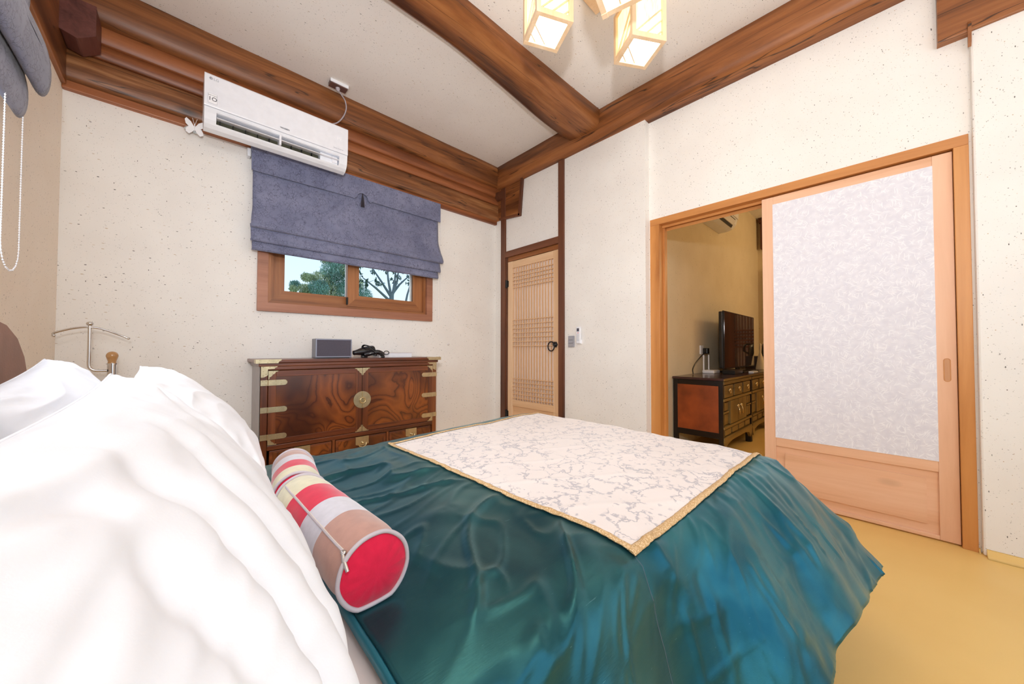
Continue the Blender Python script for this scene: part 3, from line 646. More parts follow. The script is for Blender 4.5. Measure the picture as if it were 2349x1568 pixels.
for i in range(12):
    x = 0.40+(cx-0.085-0.40)*i/11; vp.append((x, 2.293+0.008*i/11))
vp += [(cx-0.075, 2.296), (cx-0.062, 2.303)]
for i in range(13):
    a = pi-pi*i/12; vp.append((cx+0.048*cos(a), 2.312+0.048*sin(a)))
vp += [(cx+0.062, 2.303), (cx+0.075, 2.292)]
for i in range(12):
    x = cx+0.085+(1.952-cx-0.085)*i/11; vp.append((x, 2.30+0.008*(1-i/11)))
vp += [(1.953, 2.30), (1.953, 2.492)]
obj('valance', MB().prism(vp, 1, 3.176, 3.182), MBLD, bl, 0.002)
obj('headrail', MB().box(0.357, 1.951, 3.182, 3.228, 2.45, 2.492), MBLD, bl, 0.003)
ts = MB().sphere((cx, 3.172, 2.352), 0.007, 10).tube([(cx, 3.172, 2.355), (cx, 3.172, 2.32)], [0.003, 0.009], 8)
for k in range(9):
    a = 2*pi*k/9; ts.tube([(cx+0.006*cos(a), 3.170+0.005*sin(a), 2.325), (cx+0.011*cos(a), 3.168+0.007*sin(a), 2.28), (cx+0.014*cos(a), 3.168+0.008*sin(a), 2.238)], [0.003, 0.0035, 0.003], 6)
obj('tassel', ts, plain('black_silk', (0.03, 0.024, 0.035), 0.5), bl)
def chain(name, p, q, width, par, r=0.0022, col=MWHP, axis=0):
    p = Vector(p); q = Vector(q); m = MB(); a = Vector((width/2, 0, 0)) if axis == 0 else Vector((0, width/2, 0))
    L0 = [p-a, q-a]+[q+Vector((0, 0, 0))+a*cos(t)-Vector((0, 0, a.length*sin(t))) for t in [pi-pi*i/8 for i in range(1, 8)]]+[q+a, p+a]
    m.tube(L0, r*0.45, 5)
    d = 0
    for i in range(len(L0)-1):
        s = L0[i+1]-L0[i]; n = max(1, int(s.length/(r*3.2)))
        for j in range(n): m.sphere(L0[i]+s*(j/n), r, 6)
    o = obj(name, m, col, par); o['kind'] = 'stuff'; return o
chain('bead_chain', (1.955, 3.20, 2.45), (1.963, 3.22, 1.30), 0.03, bl, 0.0018)
obj('mounting_bracket', MB().box(0.335, 0.356, 3.20, 3.255, 2.40, 2.46), MWHP, bl, 0.002)

# blind on the left wall
b2 = thing('roman_blind', 'blue-grey blind bunched into fat rolls on the left wall near the camera', 'blind', (-0.45, 1.6, 1.85))
YE = 2.35
def roll_(cx, cz, rx, rz, y0, y1, tilt=0.0, seed=0, sq=1.0, name='lower_fold'):
    m = MB(); n = 28
    def fn(u, v):
        t = 1-u; y = y0+(y1-y0)*u
        e = max(0.0, (y-(y1-0.035))/0.035); k = sqrt(max(0.0, 1-e*e))*0.92+0.08 if e > 0 else 1
        a = 2*pi*v; dx = cos(a); dz = sin(a)
        rr = 1+0.06*nz(y*5+seed, a*0.8, seed)
        return (cx+rx*dx*k*rr+tilt*dz*rz, y, cz+rz*dz*k*rr+0.01*nz(y*3, seed))
    m.grid(fn, 50, n)
    m.add([fn(1, j/n) for j in range(n)], [tuple(range(n))])
    return obj(name, m, MBLD, b2, weld=True)
roll_(-0.437, 2.125, 0.034, 0.135, 0.6, YE, -0.10, 1)
roll_(-0.478, 1.985, 0.026, 0.115, 0.6, YE-0.02, -0.06, 2)
roll_(-0.475, 2.38, 0.020, 0.20, 0.6, YE-0.01, 0.02, 3, name='panel')
obj('headrail', MB().box(-0.504, -0.46, 0.6, YE-0.01, 2.53, 2.62), MBLD, b2, 0.004)
chain('bead_chain', (-0.463, 2.20, 2.1), (-0.463, 2.20, 1.36), 0.19, b2, 0.003, axis=1)

# ================================================================== AIR CONDITIONER
ac = thing('air_conditioner', 'white wall air conditioner above the blue-grey blind', 'air conditioner', (0.52, 3.2, 2.39))
low = [(3.20, 2.53), (2.957, 2.53), (2.958, 2.495), (2.966, 2.455), (2.982, 2.432), (3.005, 2.415), (3.045, 2.407), (3.09, 2.425), (3.165, 2.497), (3.20, 2.497)]
notch = [(3.20, 2.53), (2.957, 2.53), (2.9575, 2.508), (3.06, 2.505), (3.06, 2.442), (2.976, 2.44), (2.985, 2.430), (3.005, 2.415), (3.045, 2.407), (3.09, 2.425), (3.165, 2.497), (3.20, 2.497)]
obj('housing', MB().prism(low, 0, 0.085, 0.145).prism(low, 0, 0.893, 0.953).prism(notch, 0, 0.145, 0.893), MWHP2, ac)
up = [(3.20, 2.765), (3.02, 2.765), (2.968, 2.752), (2.955, 2.742), (2.953, 2.735), (2.953, 2.5345), (3.20, 2.5345)]
obj('front_panel', MB().prism(up, 0, 0.083, 0.955), MWHP, ac, 0.006)
obj('seam', MB().box(0.086, 0.952, 2.958, 2.97, 2.528, 2.537), MSEAM, ac)
obj('air_outlet', MB().box(0.146, 0.76, 3.035, 3.055, 2.443, 2.503), MCOIL, ac)
for i in range(9): obj('outlet_vane', MB().box(0.165+i*0.068, 0.168+i*0.068, 3.00, 3.035, 2.445, 2.50), MSLOT, ac)
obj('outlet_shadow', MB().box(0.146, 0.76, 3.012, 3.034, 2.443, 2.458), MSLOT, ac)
obj('louver', MB().prism([(2.950, 2.470), (2.956, 2.478), (3.02, 2.488), (3.02, 2.484), (2.958, 2.470)], 0, 0.147, 0.89), MWHP, ac)
obj('louver', MB().prism([(2.966, 2.506), (2.956, 2.513), (2.956, 2.519), (2.97, 2.515)], 0, 0.147, 0.89), MWHP, ac)
obj('louver_post', MB().box(0.49, 0.503, 2.952, 3.02, 2.438, 2.508), MWHP, ac, 0.002)
obj('inner_cover', MB().box(0.762, 0.889, 2.985, 3.05, 2.434, 2.505), MWHP2, ac, 0.004)
obj('display', MB().box(0.845, 0.885, 2.975, 2.99, 2.45, 2.50), MWHP, ac, 0.004)
RX = (pi/2, 0, 0)
text('LG', 0.022, (0.141, 2.952, 2.715), RX, MINKG, ac)
obj('logo_disc', MB().lathe((0.115, 2.952, 2.716), (0, -1, 0), [(0.0085, 0), (0.0085, 0.0008), (0.0, 0.0008)], 20), MINKG, ac)
lb = obj('rating_label', MB().box(0.103, 0.146, 2.9515, 2.953, 2.556, 2.617), MINKW, ac)
obj('label_border', MB().box(0.1015, 0.1475, 2.9520, 2.9532, 2.5545, 2.6185), MINKG, ac)
text('1O', 0.034, (0.1245, 2.951, 2.583), RX, MINK, ac, ext=0.0006)
text('SMART INVERTER', 0.0055, (0.1245, 2.951, 2.606), RX, MINK, ac)
text('WHISEN', 0.0155, (0.522, 2.951, 2.563), RX, MINK, ac, ext=0.0006)
text('P9', 0.034, (0.888, 2.9512, 2.64), RX, MINKW, ac, sx=1.0)
text('Smart Inverter', 0.0125, (0.885, 2.951, 2.56), RX, MINKG, ac)
ob = thing('ceiling_outlet', 'brown socket box on the ceiling above the air conditioner', 'outlet', (0.90, 3.03, 3.13))
obj('socket_plate', MB().box(0.835, 0.965, 2.998, 3.066, 3.100, 3.131), plain('brown_plastic', (0.13, 0.065, 0.055), 0.4), ob, 0.003)
obj('plate_rim', MB().box(0.832, 0.968, 2.994, 3.000, 3.106, 3.131), MWHP2, ob, 0.001)
cb = thing('power_cable', 'grey power cable looping from the ceiling outlet to the air conditioner', 'cable', (0.95, 3.1, 2.74))
def bez(pts, n=10):
    out = []; P = [Vector(p) for p in pts]; P = [P[0]*2-P[1]]+P+[P[-1]*2-P[-2]]
    for i in range(1, len(P)-2):
        for k in range(n):
            t = k/n; a, b, c, d = P[i-1:i+3]
            out.append(0.5*((2*b)+(-a+c)*t+(2*a-5*b+4*c-d)*t*t+(-a+3*b-3*c+d)*t**3))
    out.append(P[-2]); return out
MCBL = plain('grey_cable', (0.42, 0.38, 0.42), 0.5)
obj('cable', MB().tube(bez([(0.895, 3.03, 3.085), (0.93, 3.05, 3.07), (0.97, 3.08, 3.05), (0.985, 3.10, 3.0), (0.965, 3.11, 2.93), (0.92, 3.11, 2.86), (0.86, 3.12, 2.82), (0.84, 3.12, 2.768)]), 0.005, 8), MCBL, cb)
obj('plug', MB().lathe((0.895, 3.03, 3.10), (0.25, 0.2, -1), [(0.016, 0), (0.017, 0.014), (0.009, 0.028), (0.0, 0.03)], 14), MCBL, cb)
bf = thing('butterfly_ornament', 'white paper butterfly stuck at the left end of the air conditioner', 'ornament', (0.05, 3.2, 2.45))
def wing(sx):
    P = [(0, 0), (0.02, 0.035), (0.042, 0.052), (0.05, 0.038), (0.045, 0.012), (0.03, -0.002), (0.042, -0.018), (0.045, -0.04), (0.028, -0.052), (0.012, -0.035), (0, -0.014)]
    return MB().prism([(0.045+sx*p[0], 2.478+p[1]) for p in P], 1, 3.195, 3.197)
for s in (-1, 1):
    wg = obj('wing', wing(s), MINKW, bf)
    obj('antenna', MB().tube([(0.045, 3.193, 2.49), (0.045+s*0.012, 3.19, 2.535)], 0.0012, 5), MINKW, bf)
obj('body', MB().tube([(0.045, 3.193, 2.50), (0.045, 3.193, 2.45)], [0.003, 0.002], 8), MINKW, bf)
gm = MB()
rd = random.Random(5)
for i in range(26): gm.sphere((0.0+0.085*rd.random(), 3.215+0.01*rd.random(), 2.455+0.03*rd.random()), rd.uniform(0.005, 0.010), 7)
obj('sealant', gm, plain('white_sealant', (0.6, 0.64, 0.65), 0.5, var=0.3), bf)['kind'] = 'stuff'

# ================================================================== SWITCH, REMOTE, HOOK
sw = thing('light_switch', 'grey three-gang light switch plate beside the dark post', 'switch', (2.775, 2.113, 1.05))
obj('plate', MB().box(2.766, 2.7805, 2.079, 2.149, 1.003, 1.113), MGRY, sw, 0.003)
for i in range(3): obj('rocker', MB().box(2.762, 2.768, 2.089, 2.139, 1.010+i*0.032, 1.039+i*0.032), MGRY, sw, 0.002)
for i in (1, 2): obj('gap', MB().box(2.7612, 2.7655, 2.088, 2.140, 1.0385+(i-1)*0.032, 1.0415+(i-1)*0.032), MGRYD, sw)
rc = thing('remote_control', 'white air conditioner remote in its holder beside the grey switch', 'remote', (2.77, 2.02, 1.1))
obj('holder', MB().box(2.762, 2.7805, 1.990, 2.042, 1.032, 1.075), MWHP, rc, 0.004)
obj('body', MB().box(2.750, 2.772, 1.994, 2.040, 1.038, 1.197), MWHP, rc, 0.005)
obj('screen', MB().box(2.7485, 2.7515, 2.006, 2.032, 1.152, 1.182), plain('dark_lcd', (0.06, 0.06, 0.09), 0.3), rc, 0.001)
obj('power_button', MB().box(2.7485, 2.7515, 2.013, 2.023, 1.134, 1.142), plain('red_button', (0.6, 0.05, 0.08), 0.4), rc, 0.001)
for r_ in range(6):
    for k in range(3):
        obj('button', MB().box(2.7488, 2.7512, 2.005+k*0.0105, 2.011+k*0.0105, 1.062+r_*0.0115, 1.068+r_*0.0115), MINKG, rc)
hk = thing('wall_hook', 'tiny clear hook on the back wall right of the chest', 'hook', (2.11, 3.25, 1.03))
obj('hook', MB().lathe((2.11, 3.262, 1.033), (0, -1, 0), [(0.014, 0), (0.013, 0.004), (0.005, 0.006), (0.004, 0.016), (0.006, 0.02), (0, 0.022)], 14), plain('clear_plastic', (0.8, 0.76, 0.74), 0.2), hk)

# ================================================================== CHEST
ch = thing('wooden_chest', 'brass-fitted burl wood chest with two doors under the window', 'chest', (1.05, 3.03, 0))
CX0, CX1, CF, CB = 0.390, 1.722, 2.86, 3.245
obj('side_panel', MB().box(CX0, CX0+0.03, CF, CB, 0.06, 0.872), MCS, ch, 0.003)
obj('side_panel', MB().box(CX1-0.03, CX1, CF, CB, 0.06, 0.872), MCZ, ch, 0.003)
obj('back_panel', MB().box(CX0+0.03, CX1-0.03, CB-0.015, CB, 0.06, 0.872), MCZ, ch)
obj('bottom_panel', MB().box(CX0+0.03, CX1-0.03, CF+0.02, CB-0.015, 0.08, 0.10), MCH, ch)
obj('top_board', MB().box(CX0-0.03, CX1+0.03, CF-0.03, CB+0.005, 0.885, 0.908), MCH, ch, 0.004)
obj('cornice', MB().box(CX0-0.012, CX1+0.012, CF-0.014, CB, 0.862, 0.886), MCH, ch, 0.004)
for x0 in (CX0, CX1-0.040): obj('post', MB().box(x0, x0+0.040, CF-0.003, CF+0.03, 0.0, 0.868), MCZ, ch, 0.003)
for z0, z1 in ((0.835, 0.865), (0.296, 0.330), (0.176, 0.196), (0.06, 0.09)): obj('rail', MB().box(CX0+0.04, CX1-0.04, CF-0.006, CF+0.03, z0, z1), MCH, ch, 0.005)
DM = (CX0+CX1)/2-0.004
def cplate(x, z, sx, sz, s, y=CF-0.008, t=0.0025):
    # scalloped brass corner: right angle at (x,z)
    P = [(0, 0), (1, 0), (0.93, 0.10), (0.82, 0.13), (0.74, 0.10), (0.70, 0.22), (0.60, 0.34), (0.48, 0.40), (0.40, 0.48), (0.34, 0.60), (0.22, 0.70), (0.10, 0.74), (0.13, 0.82), (0.10, 0.93), (0, 1)]
    m = MB().prism([(x+sx*s*p[0], z+sz*s*p[1]) for p in P], 1, y, y+t)
    for q in ((0.08, 0.9), (0.9, 0.06), (0.1, 0.45), (0.45, 0.1), (0.4, 0.36)): m.sphere((x+sx*s*q[0], y, z+sz*s*q[1]), 0.0026, 8)
    return m
def hinge_plate(xa, z, d, par, w_=0.118):
    # d=+1: extends to +x over the door
    h = 0.0185; n = 8
    P = [(xa, z-h), (xa+d*(w_-h), z-h)]+[(xa+d*(w_-h)+d*h*sin(a), z-h*cos(a)) for a in [pi*i/n for i in range(1, n)]]+[(xa+d*(w_-h), z+h), (xa, z+h)]
    m = MB().prism(P, 1, CF-0.0125, CF-0.010)
    for k in range(4):
        for s in (-1, 1): m.sphere((xa+d*(0.012+0.030*k), CF-0.0125, z+s*0.011), 0.0028, 8)
    obj('hinge_plate', m, MBR, par)
for k, (dx0, dx1) in enumerate(((CX0+0.042, DM-0.0015), (DM+0.0015, CX1-0.042))):
    dr = obj('door', MB().box(dx0+0.045, dx1-0.045, CF-0.004, CF+0.012, 0.372, 0.792), MBURL, ch)
    obj('door_stile', MB().box(dx0, dx0+0.045, CF-0.008, CF+0.014, 0.333, 0.832), MCZ, dr, 0.002)
    obj('door_stile', MB().box(dx1-0.045, dx1, CF-0.008, CF+0.014, 0.333, 0.832), MCZ, dr, 0.002)
    obj('door_rail', MB().box(dx0+0.045, dx1-0.045, CF-0.007, CF+0.014, 0.792, 0.832), MCH, dr, 0.002)
    obj('door_rail', MB().box(dx0+0.045, dx1-0.045, CF-0.007, CF+0.014, 0.333, 0.372), MCH, dr, 0.002)
    for sx, x in ((1, dx0), (-1, dx1)):
        for sz, z in ((-1, 0.832), (1, 0.333)): obj('corner_plate', cplate(x, z, sx, sz, 0.058 if z > 0.5 else 0.052, CF-0.0105), MBR, dr)
    d = 1 if k == 0 else -1; xa = dx0 if k == 0 else dx1
    for z in (0.752, 0.570, 0.388):
        hinge_plate(xa+d*0.002, z, d, dr, 0.108)
        m = MB().prism([(xa-d*0.042, z-0.0185), (xa-d*0.004, z-0.0185), (xa-d*0.004, z+0.0185), (xa-d*0.042, z+0.0185)], 1, CF-0.009, CF-0.0035)
        for i in range(2):
            for s in (-1, 1): m.sphere((xa-d*(0.012+0.02*i), CF-0.009, z+s*0.011), 0.0028, 8)
        obj('hinge', m, MBR, ch)
        obj('hinge_pin', MB().tube([(xa-d*0.001, CF-0.012, z-0.019), (xa-d*0.001, CF-0.012, z+0.019)], 0.0035, 8), MBR, ch)
def lshape(x, z, sx, s):
    P = [(0, 0), (1.55, 0), (1.45, -0.16), (1.30, -0.20), (1.22, -0.34), (0.62, -0.36), (0.62, -1.0), (0.5, -1.1), (0.3, -1.22), (0, -1.25)]
    m = MB().prism([(x+sx*s*p[0], z+s*p[1]) for p in P], 1, CF-0.009, CF-0.0055)
    for q in ((0.2, -0.15), (0.8, -0.15), (1.2, -0.12), (0.2, -0.6), (0.2, -1.05), (0.45, -0.9)): m.sphere((x+sx*s*q[0], CF-0.009, z+s*q[1]), 0.0028, 8)
    return m
obj('corner_plate', lshape(CX0+0.001, 0.866, 1, 0.062), MBR, ch); obj('corner_plate', lshape(CX1-0.001, 0.866, -1, 0.060), MBR, ch)
for sx, x in ((1, CX0-0.031), (-1, CX1+0.031)):
    P = [(0, 0.0), (1, 0.0), (0.97, 0.35), (0.9, 0.5), (0.86, 1.0), (0, 1.0)]
    m = MB().prism([(x+sx*0.145*p[0], 0.910-0.0265*p[1]) for p in P], 1, CF-0.033, CF-0.0295).box(min(x, x+sx*0.002), max(x, x+sx*0.002), CF-0.03, CF+0.05, 0.8835, 0.910)
    for q in (0.15, 0.5, 0.85):
        m.sphere((x+sx*0.145*q, CF-0.033, 0.904), 0.0026, 8)
        m.sphere((x+sx*0.145*q*0.9, CF-0.033, 0.889), 0.0026, 8)
    obj('top_corner_plate', m, MBR, ch)
# round lock plate
for s in (-1, 1):
    P = [(DM+s*0.0008, 0.582-0.066)]+[(DM+s*0.066*sin(a)+s*0.0008, 0.582-0.066*cos(a)) for a in [pi*i/20 for i in range(1, 20)]]+[(DM+s*0.0008, 0.582+0.066)]
    m = MB().prism(P, 1, CF-0.0125, CF-0.009)
    for a in (0.3, 0.8, 1.35, 1.9, 2.4, 2.85): m.sphere((DM+s*0.058*sin(a), CF-0.0125, 0.582-0.058*cos(a)), 0.003, 8)
    obj('lock_plate', m, MBR, ch)
obj('lock_bar', MB().box(DM-0.004, DM+0.004, CF-0.020, CF-0.012, 0.525, 0.648), MBRD, ch, 0.002)
obj('lock_ring', MB().tube([(DM+0.021*cos(a), CF-0.024, 0.578+0.021*sin(a)) for a in [2*pi*i/24 for i in range(24)]], 0.0032, 8, True), MBRD, ch)
for s in (-1, 1): obj('lock_staple', MB().sphere((DM+s*0.018, CF-0.020, 0.578), 0.007, 10), MBRD, ch)
# drawers
dw = (CX1-CX0-0.08)/3
for i in range(3):
    a = CX0+0.04+dw*i; b = a+dw
    dd = obj('drawer', MB().box(a+0.014, b-0.014, CF-0.003, CF+0.012, 0.200, 0.292), MCH, ch, 0.004)
    obj('drawer_front', MB().box(a+0.034, b-0.034, CF-0.006, CF-0.002, 0.212, 0.280), MBURL, dd, 0.002)
    if i < 2: obj('drawer_divider', MB().box(b-0.010, b+0.010, CF-0.004, CF+0.02, 0.196, 0.298), MCZ, ch, 0.002)
    c = (a+b)/2; m = MB()
    P = [(c-0.05, 0.293), (c-0.05, 0.232), (c-0.03, 0.226), (c, 0.220), (c+0.03, 0.226), (c+0.05, 0.232), (c+0.05, 0.293)]
    m.prism(P, 1, CF-0.010, CF-0.006)
    for q in (-0.042, 0, 0.042): m.sphere((c+q, CF-0.010, 0.284), 0.0028, 8)
    pl = obj('pull_plate', m, MBR, dd)
    obj('pull', MB().lathe((c, CF-0.009, 0.246), (0, -1, 0), [(0.012, 0), (0.011, 0.004), (0.006, 0.006), (0.006, 0.012), (0.009, 0.015), (0.006, 0.020), (0, 0.021)], 14).tube([(c-0.03, CF-0.014, 0.244), (c-0.026, CF-0.018, 0.222), (c, CF-0.020, 0.212), (c+0.026, CF-0.018, 0.222), (c+0.03, CF-0.014, 0.244)], 0.0035, 8), MBRD, dd)
for i in range(2):
    a = CX0+0.04+(CX1-CX0-0.08)/2*i
    obj('lower_panel', MB().box(a+0.01, a+(CX1-CX0-0.08)/2-0.01, CF+0.002, CF+0.012, 0.09, 0.176), MBURL, ch)

# on the chest
TZ = 0.908
sp = thing('tabletop_radio', 'dark grey rectangular tabletop radio with cloth front on the chest', 'radio', (0.885, 3.05, TZ))
obj('shell', MB().box(0.751, 1.018, 3.00, 3.10, TZ+0.004, 1.060), MSPS, sp, 0.003)
obj('front_cloth', MB().box(0.760, 1.009, 2.994, 3.002, TZ+0.016, 1.052), MSPK, sp, 0.001)
ed = MB().box(0.753, 1.016, 2.992, 3.0, 1.052, 1.0575).box(0.753, 1.016, 2.992, 3.0, TZ+0.010, TZ+0.0155).box(0.753, 0.759, 2.992, 3.0, TZ+0.0155, 1.052).box(1.010, 1.016, 2.992, 3.0, TZ+0.0155, 1.052)
obj('front_frame', ed, MSPE, sp)
obj('foot', MB().box(0.765, 1.004, 3.01, 3.09, TZ, TZ+0.005), MBLK, sp)
hdry = thing('hair_dryer', 'black hair dryer wrapped in its cable on the chest', 'hair dryer', (1.13, 3.0, TZ))
HM = plain('dryer_black', (0.012, 0.009, 0.010), 0.22, 0, 0.7)
obj('barrel', MB().lathe((1.035, 3.01, 0.948), (0.97, 0.12, 0.16), [(0.0, 0.0), (0.018, 0.001), (0.020, 0.02), (0.027, 0.05), (0.035, 0.085), (0.037, 0.12), (0.036, 0.165), (0.033, 0.178), (0, 0.18)], 24), HM, hdry)
obj('handle', MB().tube(bez([(1.12, 2.985, 0.935), (1.16, 2.965, 0.945), (1.21, 2.955, 0.955), (1.245, 2.955, 0.945), (1.262, 2.955, 0.925)], 6), [0.02, 0.019]*12+[0.015], 12), HM, hdry)
obj('cable', MB().tube(bez([(1.262, 2.955, 0.925), (1.24, 2.94, 0.93), (1.19, 2.955, 0.975), (1.145, 2.965, 1.005), (1.11, 3.0, 1.012), (1.12, 3.04, 0.98), (1.16, 2.96, 0.935), (1.20, 2.94, 0.93), (1.155, 2.94, 0.98), (1.13, 2.96, 1.008), (1.12, 3.02, 1.006), (1.13, 3.05, 0.97)], 10), 0.0045, 8), MBLK, hdry)
obj('hanging_loop', MB().tube([(1.292+0.022*cos(a), 2.958, 0.949+0.015*sin(a)) for a in [2*pi*i/24 for i in range(24)]], 0.0035, 8, True), MBLK, hdry)
obj('plug', MB().tube([(1.24, 2.945, 0.917), (1.268, 2.94, 0.917)], 0.009, 10), MBLK, hdry)
obj('rest', MB().box(1.10, 1.145, 2.985, 3.03, TZ, 0.93), MBLK, hdry, 0.006)
wb = thing('white_box', 'flat white lidded box at the right of the chest top', 'box', (1.42, 3.08, TZ))
obj('body', MB().box(1.255, 1.560, 3.02, 3.16, TZ, 0.945), MBOX, wb, 0.002)
obj('lid', MB().box(1.252, 1.563, 3.017, 3.163, 0.9452, 0.950), MBOXT, wb, 0.001)

# ================================================================== VALET STAND
vt = thing('valet_stand', 'chrome coat valet stand with a tan ball finial in the back left corner', 'valet stand', (-0.29, 3.1, 0))
arc = [(-0.531, 3.08, 1.050), (-0.50, 3.08, 1.064), (-0.45, 3.08, 1.086), (-0.41, 3.08, 1.097), (-0.376, 3.08, 1.100), (-0.34, 3.085, 1.095), (-0.30, 3.09, 1.078), (-0.26, 3.10, 1.058), (-0.228, 3.10, 1.041)]
arc = [(x+0.03 if x < -0.5 else x, y, z) for x, y, z in arc]
obj('hanger_arm', MB().tube(bez(arc, 5), 0.0055, 10).sphere(arc[0], 0.0085).sphere(arc[-1], 0.0075), MCHR, vt)
obj('finial', MB().sphere((-0.376, 3.08, 1.120), 0.015, 14, (1, 1, 0.85)).tube([(-0.376, 3.08, 1.10), (-0.376, 3.08, 1.112)], 0.007, 10), MCHR, vt)
obj('hanger_post', MB().tube(bez([(-0.376, 3.08, 1.10), (-0.376, 3.08, 0.95), (-0.376, 3.08, 0.89), (-0.37, 3.08, 0.868), (-0.35, 3.08, 0.855), (-0.31, 3.09, 0.853)], 6), 0.0078, 12), MCHR, vt)
obj('main_post', MB().tube([(-0.291, 3.1, 0.03), (-0.291, 3.1, 0.895)], 0.0195, 20).tube([(-0.291, 3.1, 0.818), (-0.291, 3.1, 0.824)], 0.023, 20).tube([(-0.291, 3.1, 0.888), (-0.291, 3.1, 0.894)], 0.024, 20), MCHR, vt)
obj('ball_finial', MB().sphere((-0.291, 3.1, 0.938), 0.0255, 20).tube([(-0.291, 3.1, 0.892), (-0.291, 3.1, 0.905), (-0.291, 3.1, 0.925)], [0.019, 0.0165, 0.0225], 16), MKNB, vt)
obj('side_rod', MB().tube([(-0.31, 3.095, 0.782), (-0.37, 3.07, 0.775), (-0.46, 3.05, 0.772)], 0.0055, 10).tube([(-0.291, 3.1, 0.775), (-0.20, 3.1, 0.775)], 0.0055, 10), MCHR, vt)
obj('base', MB().lathe((-0.291, 3.1, 0), (0, 0, 1), [(0.13, 0), (0.13, 0.012), (0.11, 0.02), (0.03, 0.032), (0, 0.034)], 28), MCHR, vt)

# ================================================================== BED
bed = thing('bed', 'double bed with a brown leather headboard against the left wall', 'bed', (0.7, 1.0, 0))
def hbfn():
    P = [(0.05, 0.25), (0.05, 0.90)]
    P += [(0.05+0.13*(1-cos(a)), 0.90+0.13*sin(a)) for a in [pi/2*i/6 for i in range(1, 7)]]
    P += [(1.0, 1.065), (1.48, 1.058), (1.61, 1.042), (1.70, 1.008), (1.765, 0.955), (1.805, 0.89), (1.825, 0.80), (1.825, 0.25)]
    return P
obj('headboard', MB().prism(hbfn(), 0, -0.50, -0.34, True), MLEA, bed, 0.045, seg=5)
obj('bed_base', MB().box(-0.34, 1.64, 0.42, 1.62, 0.10, 0.28), MLEA, bed, 0.02)
for x in (-0.2, 1.5):
    for y in (0.5, 1.5): obj('leg', MB().tube([(x, y, 0), (x, y, 0.11)], [0.02, 0.028], 12), MBLK, bed)
ms = MB(); obj('mattress', MB().box(-0.335, 1.66, 0.40, 1.60, 0.282, 0.535), MSHT, bed, 0.05, seg=5)

# duvet surface
import functools
TOP = 0.570
A0, A1 = 0.203, 1.64
B_near = 0.375
def b_far(a): return 1.535+0.07*(a-0.2)
def prof_near(a):
    th = radians(68)+(radians(50)-radians(68))*sm(0.66, 1.05, a)+(radians(6))*sm(1.1, 1.75, a)
    tau = 0.028+0.10*sm(0.7, 1.75, a); return th, tau
@functools.lru_cache(None)
def near_tab(ai):
    a = ai/200; th, tau = prof_near(a); n = 60; L_ = 0.50; y = 0; z = 0; T = [(0, 0)]
    for i in range(n):
        t = (i+0.5)/n*L_; an = th*(1-exp(-t/tau)); y += cos(an)*L_/n; z += sin(an)*L_/n; T.append((y, z))
    return T
def near(a, t):
    s = min(max(t, 0), 0.4999)/0.50*60; i = int(s); f = s-i
    T = near_tab(int(a*200)); return (T[i][0]*(1-f)+T[i+1][0]*f, T[i][1]*(1-f)+T[i+1][1]*f)
def hem_len(a): return 0.405+0.075*sm(1.1, 1.72, a)
def D0(a, b):
    # a: along the bed (flat), b: across (flat)
    x = a; y = b; z = TOP
    if b < B_near:
        dy, dz = near(a, B_near-b); y = B_near-dy; z -= dz
    bf = b_far(a)
    if b > bf:
        t = b-bf; an = radians(80); y = bf+0.05*(1-exp(-t/0.05))+t*0.12; z -= max(0, t-0.045*(1-exp(-t/0.045)))
    # foot
    af = 1.66
    if a > af:
        t = a-af; k = sm(B_near-0.38, B_near-0.02, b); k = 0.12+0.88*k; x = af+(0.075*(1-exp(-t/0.06))+t*0.28)*k+t*(1-k); z -= max(0, 0.92*(t-0.07*(1-exp(-t/0.07))))*k
    # gentle sag at rims of flat region
    e = min(b-B_near, bf-b)
    if 0 <= e < 0.1: z -= 0.010*(1-e/0.1)**2
    if b < B_near: z -= 0.010
    if b > bf: z -= 0.010
    return Vector((x, y, z))
